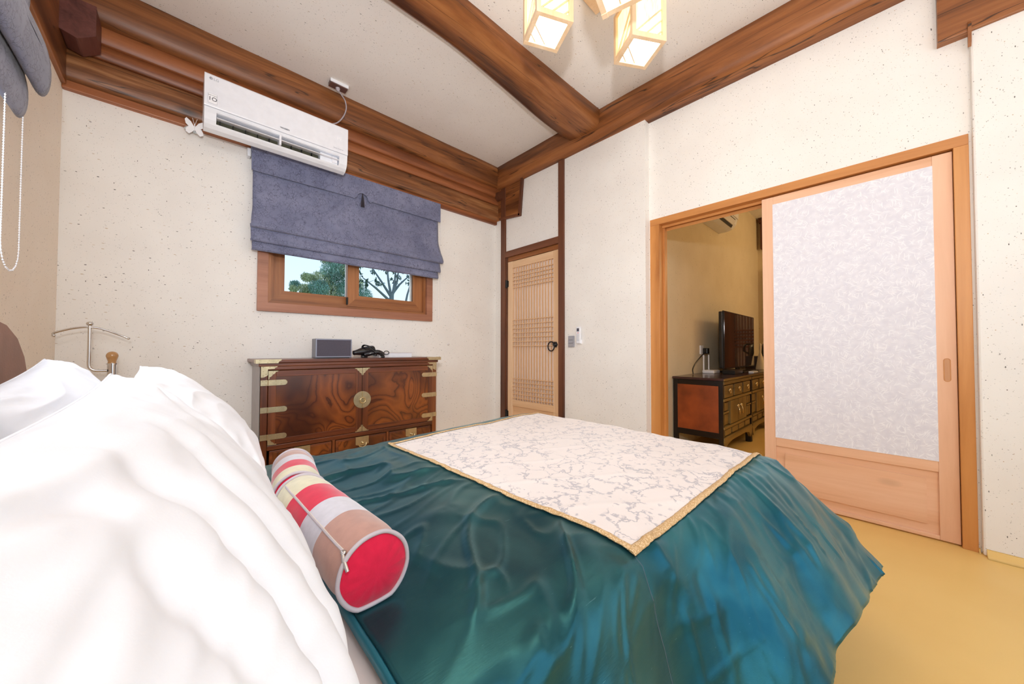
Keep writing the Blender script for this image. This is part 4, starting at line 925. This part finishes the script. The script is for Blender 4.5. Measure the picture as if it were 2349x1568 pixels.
def D(a, b, off=0.0):
    e = 0.004
    p = D0(a, b); n = (D0(a+e, b)-D0(a-e, b)).cross(D0(a, b+e)-D0(a, b-e))
    n = n.normalized() if n.length > 0 else Vector((0, 0, 1))
    inpanel = sm(0.60, 0.70, a)*sm(0.34, 0.40, b)
    h = 0.004*nz(a*3.1, b*3.1, 1)
    q = a*0.9+b*0.45; r_ = b*0.9-a*0.45
    w1 = nz(q*2.0+2, r_*5.5+1.2*nz(a*2.0, b*2.0, 4), 2); w2 = nz(q*5+7, r_*9+1.5*nz(a*3, b*3, 8), 5)
    hr = 0.0035*max(0, 1-abs(nz(q*3+r_*2, r_*13-q*3, 15))*8)*sm(-0.1, 0.2, nz(a*6, b*6, 17))+0.010*(1-min(1, abs(w1)*5))**2+0.014*w1+0.004*(1-min(1, abs(w2)*5))**2
    h += (1-0.85*(1-sm(0.29, 0.37, a)))*(1-0.9*inpanel)*hr*(1-0.6*sm(0, 0.15, B_near-b))
    h += inpanel*(0.0035*nz(a*7, b*3.5, 7)+0.0025*(1-min(1, abs(nz(a*3+b*5, b*2, 9))*7)))
    if b < B_near+0.06:
        t = B_near+0.06-b; k = sm(0.03, 0.36, t)
        f1 = nz(a*4.6+t*1.5+3, t*1.5, 11); f2 = nz(a*13+t*4, t*2.2, 3); f3 = nz(a*30+t*9, t*4, 6)*sm(-0.1, 0.3, nz(a*4, t*4, 31))
        h += k*(0.034*f1+0.009*f2-0.004)+0.012*sm(0, 0.2, t)*nz(a*2.6+t*2, t*3, 21)
        k2 = sm(0.0, 0.10, t)*(1-sm(0.22, 0.42, t)); h += k2*0.007*f3+sm(0.03, 0.12, t)*0.0045*max(0, 1-abs(nz(a*11+t*3, t*2.6-a*2, 41))*9)*sm(-0.05, 0.25, nz(a*5, t*5, 43))
    bf = b_far(a)
    if b > bf: h += 0.008*sin(b*10+a*22)*sm(0, 0.2, b-bf)
    if a > 1.66: h += 0.008*sin(b*26+nz(b*6, 0)*3)*sm(1.62, 1.82, a)
    return p+n*(h+off)
NA, NB = 230, 260
def duv(u, v):
    b_top = 1.86; s = v
    a_lin = A0+(1.66-A0)*u/0.85 if u < 0.85 else 1.66
    hl = hem_len(min(a_lin if u < 0.85 else 1.72, 1.75)); b = b_top+(B_near-hl-b_top)*v
    if u < 0.85: a = a_lin
    else:
        ext = 0.30*sm(B_near-0.30, B_near+0.10, b)+0.085; a = 1.66+(u-0.85)/0.15*ext
    return D(a, b)
dm = MB().grid(duv, NA, NB, True)
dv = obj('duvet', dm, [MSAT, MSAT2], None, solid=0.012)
mi = [0]*(NA*NB)
for i_ in range(NA):
    for j_ in range(NB):
        u_, v_ = (i_+0.5)/NA, (j_+0.5)/NB; a_ = A0+(1.66-A0)*u_/0.85; hl_ = hem_len(min(a_, 1.72)); b_ = 1.86+(B_near-hl_-1.86)*v_
        if b_ < 0.375 and a_ > 0.684-0.030*(0.36-b_)/0.38: mi[i_*NB+j_] = 1
dv.data.polygons.foreach_set('material_index', mi)
tag(dv, 'teal silk-look duvet spread over the bed, its corner flaring out over the floor', 'duvet')
# brocade panel (part of the duvet)
PA0, PA1 = 0.668, 1.76
def pa0(b): return 0.690-0.030*(b-0.38)/1.07
def panf(u, v):
    far = 1.455+0.10*u; b = far+(0.372-far)*v; a = pa0(b)+(PA1-pa0(b))*u; return D(a, b, 0.0035)
pn = obj('brocade_panel', MB().grid(panf, 150, 130, True), MBRO, dv, solid=0.003); pn['label'] = 'cream panel woven with grey plum branches'
tw = 0.019
def stripf(side):
    def fn(u, v):
        k = 0.006+0.003*sin(pi*v)+0.0012*nz(u*160, v*3, side)
        if side == 0: b = 1.467+(0.360-1.467)*u; a = pa0(b)-0.010+tw*v; jag = 0.0012*nz(u*90, side); return D(a+jag, b, k)
        q0 = pa0(0.37 if side == 1 else 1.46)-0.010; a = q0+(PA1-q0)*u
        far = 1.455+0.10*u
        b = (0.360+tw*v) if side == 1 else (far+0.012-tw*0.6*v)
        return D(a, b+0.0012*nz(u*90, side+5), k)
    return fn
for sd in range(3):
    gt = obj('braid_trim', MB().grid(stripf(sd), 220, 6, sd == 2), MGLD, dv, solid=0.003)
    gt['label'] = 'gold braid edging'
# seam between the two satin strips
obj('seam', MB().tube([D(0.684-0.03*i/40, 0.360-0.38*i/40, -0.0005) for i in range(41)], 0.0009, 6), MBLN, dv)
# top hem edge lining at head side
obj('lining_edge', MB().grid(lambda u, v: D(A0+0.0-0.006*v, 1.7+(B_near-0.38-1.7)*u, -0.004-0.012*v), 120, 2), plain('teal_edge', (0.03, 0.22, 0.30), 0.35, 0.4), dv, solid=0.004)

# pillows
def pillow(name, label, c00, c10, c01, c11, T, seed, group=None, wr=1.0, ears=0.03, bulge=(0, 0, 0)):
    # u: from near (0) to far (1); v: bottom(0) to top(1)
    c00, c10, c01, c11 = map(Vector, (c00, c10, c01, c11))
    nrm = (c10-c00).cross(c01-c00).normalized(); nrm = -nrm if nrm.x < 0 else nrm
    cen = (c00+c10+c01+c11)/4
    def base(u, v):
        p = c00*(1-u)*(1-v)+c10*u*(1-v)+c01*(1-u)*v+c11*u*v
        pu = 4*u*(1-u); pv = 4*v*(1-v)
        # edges pulled in, leaving pointed corners
        dx = (cen-p); p += (c10-c00).normalized()*dx.dot((c10-c00).normalized())*ears*2*(pv*(1-pu))
        p += (c01-c00).normalized()*dx.dot((c01-c00).normalized())*ears*2*(pu*(1-pv)); return p
    N = 110
    def fn(s):
        def f(i, j):
            u, v = i, j; pu = 4*u*(1-u); pv = 4*v*(1-v)
            h = (max(pu, 0)**0.42)*(max(pv, 0)**0.42)*T/2
            edge = min(1, min(u, 1-u, v, 1-v)*9)
            w_ = 0.0
            cu, cv = (0 if u < .5 else 1), (0 if v < .5 else 1)
            du, dv_ = abs(u-cu), abs(v-cv); rr = sqrt(du*du+dv_*dv_)+1e-4; an = math.atan2(dv_, du)
            w_ += 0.006*sin(an*13+seed)*exp(-rr*4)*min(1, rr*8)
            w_ += (0.010 if wr < 1.5 else 0.004)*(0.5-abs(nz(u*2.2+v*1.2+seed, v*6+2*nz(u*2, v*2, seed), seed)))*1.0
            w_ += 0.005*sin(u*60+4*nz(u*5, v*3, seed))*exp(-min(v, 1-v)*14)
            w_ += 0.004*sin(v*50+4*nz(u*3, v*5, seed+1))*exp(-min(u, 1-u)*14)
            if wr > 1.5:
                for u0, sl_, dp in ((0.20, 0.22, 0.010), (0.34, 0.26, 0.009), (0.48, 0.18, 0.004), (0.70, 0.1, 0.003), (0.08, 0.25, 0.009)):
                    dd_ = (u-(u0+sl_*(v-0.5)+0.03*nz(v*2.5, u0*9, seed)))/0.022
                    w_ -= dp/wr*exp(-dd_*dd_)*sm(0.0, 0.25, v)*sm(1.0, 0.6, v)
                    w_ += dp*0.7/wr*exp(-((dd_-2.2)/1.8)**2)*sm(0.0, 0.25, v)*sm(1.0, 0.6, v)
            w_ *= edge*wr
            return base(u, v)+nrm*s*(h+(w_ if h > 0 else 0))+Vector(bulge)*pu*pv
        return f
    m = MB().grid(fn(1), N, N).grid(fn(-1), 60, 60)
    o = obj(name, m, MCOT, None)
    # piped seam around the border
    bd = [base(i/60, 0) for i in range(60)]+[base(1, i/60) for i in range(60)]+[base(1-i/60, 1) for i in range(60)]+[base(0, 1-i/60) for i in range(60)]
    obj('seam', MB().tube(bd, 0.0022, 6, True), MCOT, o)
    tag(o, label, 'pillow', group); return o
pillow('pillow', 'white pillow leaning on the leather headboard on the far side of the bed', (-0.13, 1.06, 0.665), (-0.09, 1.56, 0.665), (-0.285, 1.05, 0.88), (-0.275, 1.60, 0.950), 0.19, 3.3, 'white pillows on the bed')
pillow('pillow', 'white pillow at the headboard mostly hidden by the big front pillow', (-0.17, 0.42, 0.655), (-0.17, 0.97, 0.655), (-0.315, 0.42, 0.90), (-0.31, 0.96, 0.89), 0.12, 5.1, 'white pillows on the bed')
pillow('pillow', 'white front pillow on the far side, between the big pillow and the chest', (0.150, 1.00, 0.62), (0.170, 1.46, 0.62), (-0.085, 1.03, 0.90), (-0.085, 1.50, 0.928), 0.16, 7.7, 'white pillows on the bed')
pillow('pillow', 'large white front pillow filling the lower corner beside the striped bolster', (0.097, 0.14, 0.60), (0.138, 0.98, 0.605), (-0.12, 0.20, 0.900), (-0.095, 0.995, 0.932), 0.17, 1.9, 'white pillows on the bed', 1.8)

# ================================================================== BOLSTERS
COL = {'tan': (0.52, 0.30, 0.245), 'white': (0.66, 0.65, 0.71), 'red': (0.70, 0.014, 0.06), 'yellow': (0.74, 0.69, 0.49)}
MV = {k: plain('velour_'+k, v, 0.75, 0, 0.2, 0.06, 60, bmp=0.1, bs=500, sheen=0.5) for k, v in COL.items()}
MPIP = plain('grey_piping', (0.55, 0.50, 0.54), 0.7)
MZIP = plain('zip_tape', (0.72, 0.66, 0.60), 0.6)
def bolster(label, p, q, R, stripes, capnear, zipper=False, capfar='red', seed=0, sag=0.0):
    # p: near end centre, q: far end centre; stripes listed near -> far
    p, q = Vector(p), Vector(q); d = (q-p); Ln = d.length; d.normalize()
    up = Vector((0, 0, 1)); x = d.cross(up).normalized(); y = x.cross(d)     # x: towards +x side
    root = thing('bolster', label, 'cushion', (p+q)/2-Vector((0, 0, R)), 'striped bolsters')
    tot = sum(s[1] for s in stripes); a = 0.0
    def pt(t, ang, r=R):
        # squash on the bottom; soft ends
        e = min(t, Ln-t); rr = r*(0.93+0.07*sm(0, 0.05, e))+0.0012*nz(t*20, ang*2, seed)
        s_ = sin(ang)*rr
        if s_ < -0.82*r: s_ = -0.82*r-(-s_-0.82*r)*0.3
        return p+d*t+x*cos(ang)*rr+y*s_
    for nm, wd in stripes:
        t0 = a/tot*Ln; a += wd; t1 = a/tot*Ln
        obj('stripe', MB().grid(lambda u, v: pt(t0+(t1-t0)*u, 2*pi*v), 14, 56), MV[nm], root, weld=True)['label'] = nm+' fabric stripe'
    for t, nm, s in ((0, capnear, -1), (Ln, capfar, 1)):
        if nm is None: continue
        def cap(u, v):
            r = (1-u); c = pt(t, 2*pi*v); ctr = p+d*t; w_ = c+(ctr-c)*u
            return w_+d*s*(0.012*(1-r**2.5)+0.0012*sin(v*2*pi*13+seed)*sm(0, .2, u)*(1-u)**2)
        obj('end_cap', MB().grid(cap, 14, 56), MV[nm], root, weld=True)['label'] = nm+' round end'
        obj('piping', MB().tube([pt(t, 2*pi*i/64, R*1.03)+d*s*0.001 for i in range(64)], 0.0036, 8, True), MPIP, root)
    if zipper:
        az = radians(138)
        pts = [pt(0.012+(Ln-0.03)*i/30, az-0.12*(i/30), R-0.0015) for i in range(31)]
        obj('zip', MB().tube(pts, 0.0030, 8), MZIP, root)
        obj('zip_teeth', MB().tube([v_+(v_-(p+d*(v_-p).dot(d))).normalized()*0.0035 for v_ in pts], 0.0016, 6), MPIP, root)
        s0 = pts[0]; out = (s0-(p+d*(s0-p).dot(d))).normalized()
        obj('zip_slider', MB().sphere(s0+out*0.005, 0.006, 10, (0.8, 1.1, 0.6)), MCHR, root)
        e2 = s0-d*0.024+out*0.004-y*0.018-x*0.003
        obj('zip_pull', MB().tube([s0+out*0.007, (s0+e2)/2+out*0.006, e2], [0.0022, 0.0036, 0.0028], 8), MCHR, root)
    return root
bolster('striped bolster nearer the camera with a visible red end and open zip pull', (0.232, 0.568, 0.628), (0.217, 0.965, 0.622), 0.059,
        [('tan', 1.15), ('white', 0.9), ('red', 1.1), ('yellow', 1.0)], 'red', True, 'red', 1)
bolster('striped bolster farther away, its tan end by the chest', (0.217, 1.002, 0.621), (0.262, 1.275, 0.612), 0.056,
        [('yellow', 0.9), ('red', 0.9), ('white', 0.9), ('tan', 1.0)], 'red', False, 'tan', 2)

# ================================================================== LANTERNS
def lantern(corner, ang, S, H, zb, label, grid_bottom=False, bars=2):
    # corner: xy of one bottom corner, ang: direction of the first edge; second edge is ang-90
    e1 = Vector((cos(ang), sin(ang), 0)); e2 = Vector((sin(ang), -cos(ang), 0)); c = Vector((corner[0], corner[1], zb))
    ctr = c+e1*S/2+e2*S/2
    root = thing('pendant_lantern', label, 'lantern', ctr+Vector((0, 0, H)), 'square paper lanterns under the ceiling')
    up = Vector((0, 0, 1)); t = 0.022 if not grid_bottom else 0.026; W = 0.028
    cs = [c, c+e1*S, c+e1*S+e2*S, c+e2*S]
    ins = [(ctr-k).normalized() for k in [Vector((p.x, p.y, ctr.z)) for p in cs]]
    cs2 = [p+Vector((i.x, i.y, 0))*t*0.7 for p, i in zip(cs, ins)]
    for p in cs2: obj('post', MB().bar(p-up*0.0025, p+up*H, t+0.001, t+0.001, e1), MLT, root, 0.0015)
    for zz in (t/2+0.001, H-t/2):
        for k in range(4):
            obj('frame_bar', MB().bar(cs2[k]+up*zz, cs2[(k+1) % 4]+up*zz, t, W if zz < H/2 else t), MLT, root, 0.0015)
    for k in range(4):
        a, b = cs2[k], cs2[(k+1) % 4]; n = (a+b)/2-Vector((ctr.x, ctr.y, a.z)); n.normalize(); ed = (b-a)
        off = -n*0.003
        m = MB(); P = [a+off+up*(t+0.004), b+off+up*(t+0.004), b+off+up*(H-t), a+off+up*(H-t)]; P2 = [v_-n*0.0015 for v_ in P]
        m.add(P+P2, [(0, 1, 2, 3), (7, 6, 5, 4), (0, 4, 5, 1), (1, 5, 6, 2), (2, 6, 7, 3), (3, 7, 4, 0)])
        obj('paper', m, MGLOW, root)
        if not grid_bottom:
            flip = k % 2
            for f0, f1 in ((0.45, 0.42), (0.80, 0.15), (0.10, 0.70)):
                # slats run from the bottom edge up to the post, parallel to each other
                A_ = b+(a-b)*f0+up*(t+0.01); B_ = a+up*(t+0.01+(1-f0)*S*0.85)
                obj('slat', MB().bar(A_+n*0.002, B_+n*0.002, 0.006, 0.007, n), MLT, root)
    # bottom panel
    i0 = [p+(ctr-p).normalized()*0.0 for p in cs2]
    m = MB(); P = [Vector((p.x, p.y, zb+0.012)) for p in i0]; P2 = [v_+up*0.0015 for v_ in P]
    m.add(P+P2, [(0, 1, 2, 3), (7, 6, 5, 4), (0, 4, 5, 1), (1, 5, 6, 2), (2, 6, 7, 3), (3, 7, 4, 0)])
    obj('base_paper', m, MGLOWB, root)
    if grid_bottom:
        for f in (0.33, 0.66):
            obj('slat', MB().bar(cs2[0]+e1*S*f*0.9+up*0.009, cs2[3]+e1*S*f*0.9+up*0.009, 0.007, 0.005), MLT, root)
            obj('slat', MB().bar(cs2[0]+e2*S*f*0.9+up*0.009, cs2[1]+e2*S*f*0.9+up*0.009, 0.007, 0.005), MLT, root)
    else:
        for f in (0.34, 0.66):
            obj('slat', MB().bar(cs2[0]+(cs2[1]-cs2[0])*f+up*0.009, cs2[0]+(cs2[3]-cs2[0])*f+up*0.009, 0.006, 0.004), MLT, root)
    obj('cord', MB().tube([Vector((ctr.x, ctr.y, zb+H-0.01)), Vector((ctr.x, ctr.y, CZ-0.018))], 0.004, 8), MBLK, root)
    obj('top_bar', MB().bar((cs2[0]+cs2[1])/2+up*(H-t/2), (cs2[2]+cs2[3])/2+up*(H-t/2), 0.012, 0.012), MLT, root)
    return root
lantern((1.299, 1.304), radians(-25.3), 0.195, 0.27, 2.60, 'wood and paper lantern hanging beside the curved tie beam')
lantern((1.769, 1.046), radians(-31.5), 0.197, 0.27, 2.60, 'wood and paper lantern hanging nearest the right wall beam')
lantern((1.396, 0.881), radians(-74.5), 0.25, 0.24, 2.50, 'larger lantern with a gridded base, cut off by the top of the photo', True)
cn = obj('lamp_canopy', MB().box(1.25, 1.90, 0.65, 1.25, CZ-0.018, CZ), MLT, None, 0.004)
tag(cn, 'pale wooden ceiling plate carrying the three lanterns, above the frame', 'lamp canopy')

# ================================================================== NEXT ROOM
MCBK = plain('cabinet_black', (0.010, 0.006, 0.005), 0.3, 0, 0.5)
MCRD = plain('cabinet_red_panel', (0.30, 0.065, 0.014), 0.45, 0, 0.4, 0.35, 6)
MCGD = wood('cabinet_gold_wood', (0.12, 0.075, 0.02), (0.24, 0.155, 0.045), (0.34, 0.23, 0.07), 0, 0.4, 20, 1.5, 0, 40)
MCGZ = wood('cabinet_gold_wood_z', (0.12, 0.075, 0.02), (0.24, 0.155, 0.045), (0.34, 0.23, 0.07), 2, 0.4, 20, 1.5, 0, 41)
cab = thing('media_cabinet', 'long low black and gold cabinet under the television', 'cabinet', (4.5, 1.24, 0))
KX, KF, KB, KZ = 3.54, 1.02, 1.455, 0.722
obj('end_panel', MB().box(KX+0.006, KX+0.02, KF+0.035, KB-0.035, 0.225, 0.655), MCRD, cab)
efr = MB().box(KX, KX+0.04, KF, KF+0.037, 0.0, 0.70).box(KX, KX+0.04, KB-0.037, KB, 0.0, 0.70).box(KX, KX+0.04, KF+0.037, KB-0.037, 0.652, 0.70).box(KX, KX+0.04, KF+0.037, KB-0.037, 0.175, 0.228)
obj('end_frame', efr, MCBK, cab, 0.002)
obj('top_board', MB().box(KX-0.02, 6.45, KF-0.012, KB+0.003, 0.700, KZ), plain('cabinet_top_lacquer', (0.05, 0.022, 0.022), 0.2, 0, 0.6), cab, 0.003)
obj('carcass', MB().box(KX+0.02, 6.43, KF+0.03, KB, 0.175, 0.70), MCBK, cab)
obj('top_edge', MB().box(KX-0.018, 6.45, KF-0.016, KF-0.010, 0.700, 0.718), MCGD, cab)
SW = 0.955
for s in range(3):
    x0 = KX+s*SW; x1 = x0+SW-0.03
    for z0, z1 in ((0.664, 0.694), (0.512, 0.535), (0.262, 0.285), (0.165, 0.19)): obj('rail', MB().box(x0+0.01, x1, KF-0.008, KF+0.03, z0, z1), MCGD, cab, 0.003)
    obj('post', MB().box(x1, x1+0.03, KF-0.004, KF+0.03, 0.0, 0.70), MCBK, cab)
    w_ = (x1-x0-0.02)/3
    for i in range(3):
        a = x0+0.02+w_*i
        dd = obj('drawer', MB().box(a+0.025, a+w_-0.025, KF-0.002, KF+0.03, 0.542, 0.655), MCGD, cab, 0.006)
        obj('pull', MB().sphere((a+w_/2, KF-0.008, 0.612), 0.013, 8).tube([(a+w_/2+0.022*cos(t_), KF-0.014, 0.606+0.026*sin(t_)) for t_ in [pi+pi*q_/8 for q_ in range(9)]], 0.004, 6).sphere((a+w_/2-0.022, KF-0.008, 0.606), 0.007, 6).sphere((a+w_/2+0.022, KF-0.008, 0.606), 0.007, 6), MBRD, dd)
    for a, b in ((x0+0.02, x0+0.15), (x1-0.15, x1-0.02)):
        obj('side_panel', MB().box(a, b, KF+0.002, KF+0.03, 0.30, 0.395), MCGZ, cab, 0.004); obj('side_panel', MB().box(a, b, KF+0.002, KF+0.03, 0.425, 0.50), MCGZ, cab, 0.004)
        obj('rail', MB().box(a-0.01, b+0.01, KF-0.004, KF+0.03, 0.402, 0.418), MCGD, cab, 0.002)
    m_ = (x0+x1)/2
    for d, (a, b) in ((1, (x0+0.20, m_-0.003)), (-1, (m_+0.003, x1-0.20))):
        dd = obj('door', MB().box(a, b, KF-0.006, KF+0.03, 0.292, 0.508), MCGZ, cab, 0.003)
        hx = b-0.05 if d == 1 else a+0.05
        obj('door_handle', MB().tube([(hx, KF-0.012, 0.44), (hx-0.02, KF-0.03, 0.41), (hx-0.015, KF-0.03, 0.37), (hx+0.012, KF-0.02, 0.36)], 0.006, 6).sphere((hx, KF-0.01, 0.44), 0.016, 8), MBRD, dd)
    for i in range(4):
        a = x0+0.04+(x1-x0-0.06)/4*i
        obj('lower_panel', MB().box(a+0.02, a+(x1-x0-0.06)/4-0.02, KF+0.002, KF+0.03, 0.20, 0.252), MCGD, cab, 0.003)
    obj('apron', MB().prism([(x0, 0.165), (x0+0.04, 0.06), (x0+0.10, 0.12), (x0+0.25, 0.14), (x1-0.25, 0.14), (x1-0.10, 0.12), (x1-0.03, 0.06), (x1+0.03, 0.165)], 1, KF-0.006, KF+0.02), MCGD, cab, 0.002)
    obj('leg', MB().box(x1-0.02, x1+0.03, KF+0.0, KF+0.05, 0, 0.17), MCBK, cab, 0.003)
    obj('leg', MB().box(x1-0.02, x1+0.03, KB-0.06, KB-0.01, 0, 0.17), MCBK, cab, 0.003)
tv = thing('television', 'black flat-screen television on the long cabinet in the next room', 'television', (4.95, 1.24, KZ))
obj('back_shell', MB().box(4.33, 5.58, 1.245, 1.285, 0.775, 1.405), MBLK, tv, 0.008)
obj('bezel', MB().box(4.325, 5.585, 1.232, 1.246, 0.768, 1.412), plain('tv_bezel', (0.02, 0.018, 0.022), 0.15, 0.4), tv, 0.004)
scr, snt, sb = new_mat('tv_glass'); sb.inputs['Base Color'].default_value = (0.012, 0.006, 0.005, 1); sb.inputs['Roughness'].default_value = 0.06; sb.inputs['Coat Weight'].default_value = 1.0
obj('screen', MB().box(4.34, 5.57, 1.229, 1.233, 0.785, 1.400), scr, tv)
obj('stand', MB().box(4.62, 5.28, 1.12, 1.38, KZ, KZ+0.012).box(4.90, 5.0, 1.25, 1.28, KZ+0.01, 0.80), MBLK, tv, 0.004)
rt = thing('router', 'white router with antennas behind the television', 'router', (4.45, 1.38, KZ))
obj('body', MB().box(4.22, 4.42, 1.30, 1.42, KZ, KZ+0.035), MWHP, rt, 0.008)
for x in (4.24, 4.40): obj('antenna', MB().tube([(x, 1.41, KZ+0.02), (x, 1.41, KZ+0.05), (x, 1.41, KZ+0.20)], 0.008, 8), MWHP, rt)
stp = thing('set_top_box', 'black set-top box beside the television foot', 'set-top box', (4.3, 1.2, KZ))
obj('body', MB().box(4.22, 4.5, 1.10, 1.22, KZ, KZ+0.045), MBLK, stp, 0.004)
rm = thing('remote_control', 'white remote lying on the long cabinet before the television', 'remote', (4.75, 1.06, KZ))
obj('body', MB().box(4.66, 4.86, 1.035, 1.085, KZ, KZ+0.018), MWHP, rm, 0.005)
for i in range(4): obj('button', MB().box(4.69+i*0.03, 4.705+i*0.03, 1.055, 1.067, KZ+0.017, KZ+0.0195), MSEAM, rm)
o2 = thing('wall_socket', 'white wall socket with a black plug behind the television', 'socket', (4.3, 1.46, 0.96))
obj('plate', MB().box(4.28, 4.36, 1.45, 1.4655, 0.93, 1.03), MWHP2, o2, 0.002)
obj('plug', MB().box(4.33, 4.40, 1.40, 1.451, 0.935, 1.00), MBLK, o2, 0.008)
obj('cable', MB().tube(bez([(4.33, 1.42, 0.95), (4.22, 1.42, 0.92), (4.05, 1.42, 0.85), (3.95, 1.42, 0.78), (3.93, 1.41, KZ+0.005)]), 0.006, 7), MBLK, o2)
kt = thing('kettle_tray', 'dark box with a black kettle at the far end of the long cabinet', 'kettle', (6.15, 1.2, KZ))
obj('tray_box', MB().box(5.85, 6.4, 1.06, 1.40, KZ, KZ+0.17), plain('dark_box', (0.04, 0.022, 0.015), 0.4), kt, 0.004)
obj('kettle', MB().lathe((6.0, 1.16, KZ+0.17), (0, 0, 1), [(0.09, 0), (0.095, 0.02), (0.085, 0.12), (0.065, 0.17), (0.03, 0.185), (0, 0.19)], 22), MBLK, kt)
obj('kettle_handle', MB().tube(bez([(6.0, 1.10, KZ+0.34), (6.0, 1.03, KZ+0.33), (6.0, 1.01, KZ+0.25), (6.0, 1.07, KZ+0.2)]), 0.012, 8), MBLK, kt)
ap = thing('perfume_diffuser', 'cream cone-shaped diffuser beside the television edge', 'diffuser', (5.78, 1.2, KZ))
obj('body', MB().lathe((5.76, 1.2, KZ), (0, 0, 1), [(0.055, 0), (0.05, 0.03), (0.03, 0.16), (0.012, 0.22), (0.016, 0.3), (0.01, 0.34), (0, 0.35)], 18), plain('cream_ceramic', (0.7, 0.6, 0.42), 0.4), ap)
a2 = thing('air_conditioner', 'white air conditioner on the tan wall of the next room', 'air conditioner', (5.3, 1.4, 2.45))
prof = [(1.465, 2.75), (1.28, 2.75), (1.255, 2.73), (1.25, 2.60), (1.27, 2.52), (1.31, 2.475), (1.36, 2.46), (1.465, 2.455)]
obj('housing', MB().prism(prof, 0, 4.05, 4.98), MWHP2, a2, 0.006)
obj('front_panel', MB().box(4.05, 4.98, 1.242, 1.252, 2.58, 2.74), MWHP, a2, 0.004)
obj('air_outlet', MB().prism([(1.262, 2.56), (1.255, 2.565), (1.30, 2.475), (1.31, 2.48)], 0, 4.12, 4.90), MSLOT, a2)
obj('louver', MB().prism([(1.248, 2.545), (1.252, 2.55), (1.284, 2.50), (1.278, 2.498)], 0, 4.13, 4.89), MWHP, a2)
struct('trim_7', MB().box(6.86, 6.96, 1.33, 1.41, 2.62, 3.05), MDK, 0.004, label='dark wooden block high in the far corner of the next room')
struct('trim_8', MB().box(6.84, 6.96, -1.6, 1.43, 3.05, 3.13), MDKY, 0.004, label='dark beam at the far end of the next room')

d3 = sroot('door_3', (6.94, 0.8, 0), 'dark-framed lattice door at the far end of the next room')
obj('door_frame', MB().box(6.90, 6.952, 0.0, 0.66, 0, 2.3).box(6.90, 6.952, 1.28, 1.36, 0, 2.3), MDK, d3)
obj('paper', MB().box(6.93, 6.952, 0.66, 1.28, 0, 2.3), MLPAP, d3)
q = obj('slat', MB().box(6.912, 6.93, 0.672, 0.692, 0, 2.3), MDK, d3)
for i in range(1, 15):
    c = q.copy(); C.objects.link(c); c.location = (0, i*0.042, 0)
q = obj('slat', MB().box(6.905, 6.925, 0.66, 1.28, 1.02, 1.045), MDKY, d3)
for i in range(1, 6):
    c = q.copy(); C.objects.link(c); c.location = (0, 0, i*0.055)
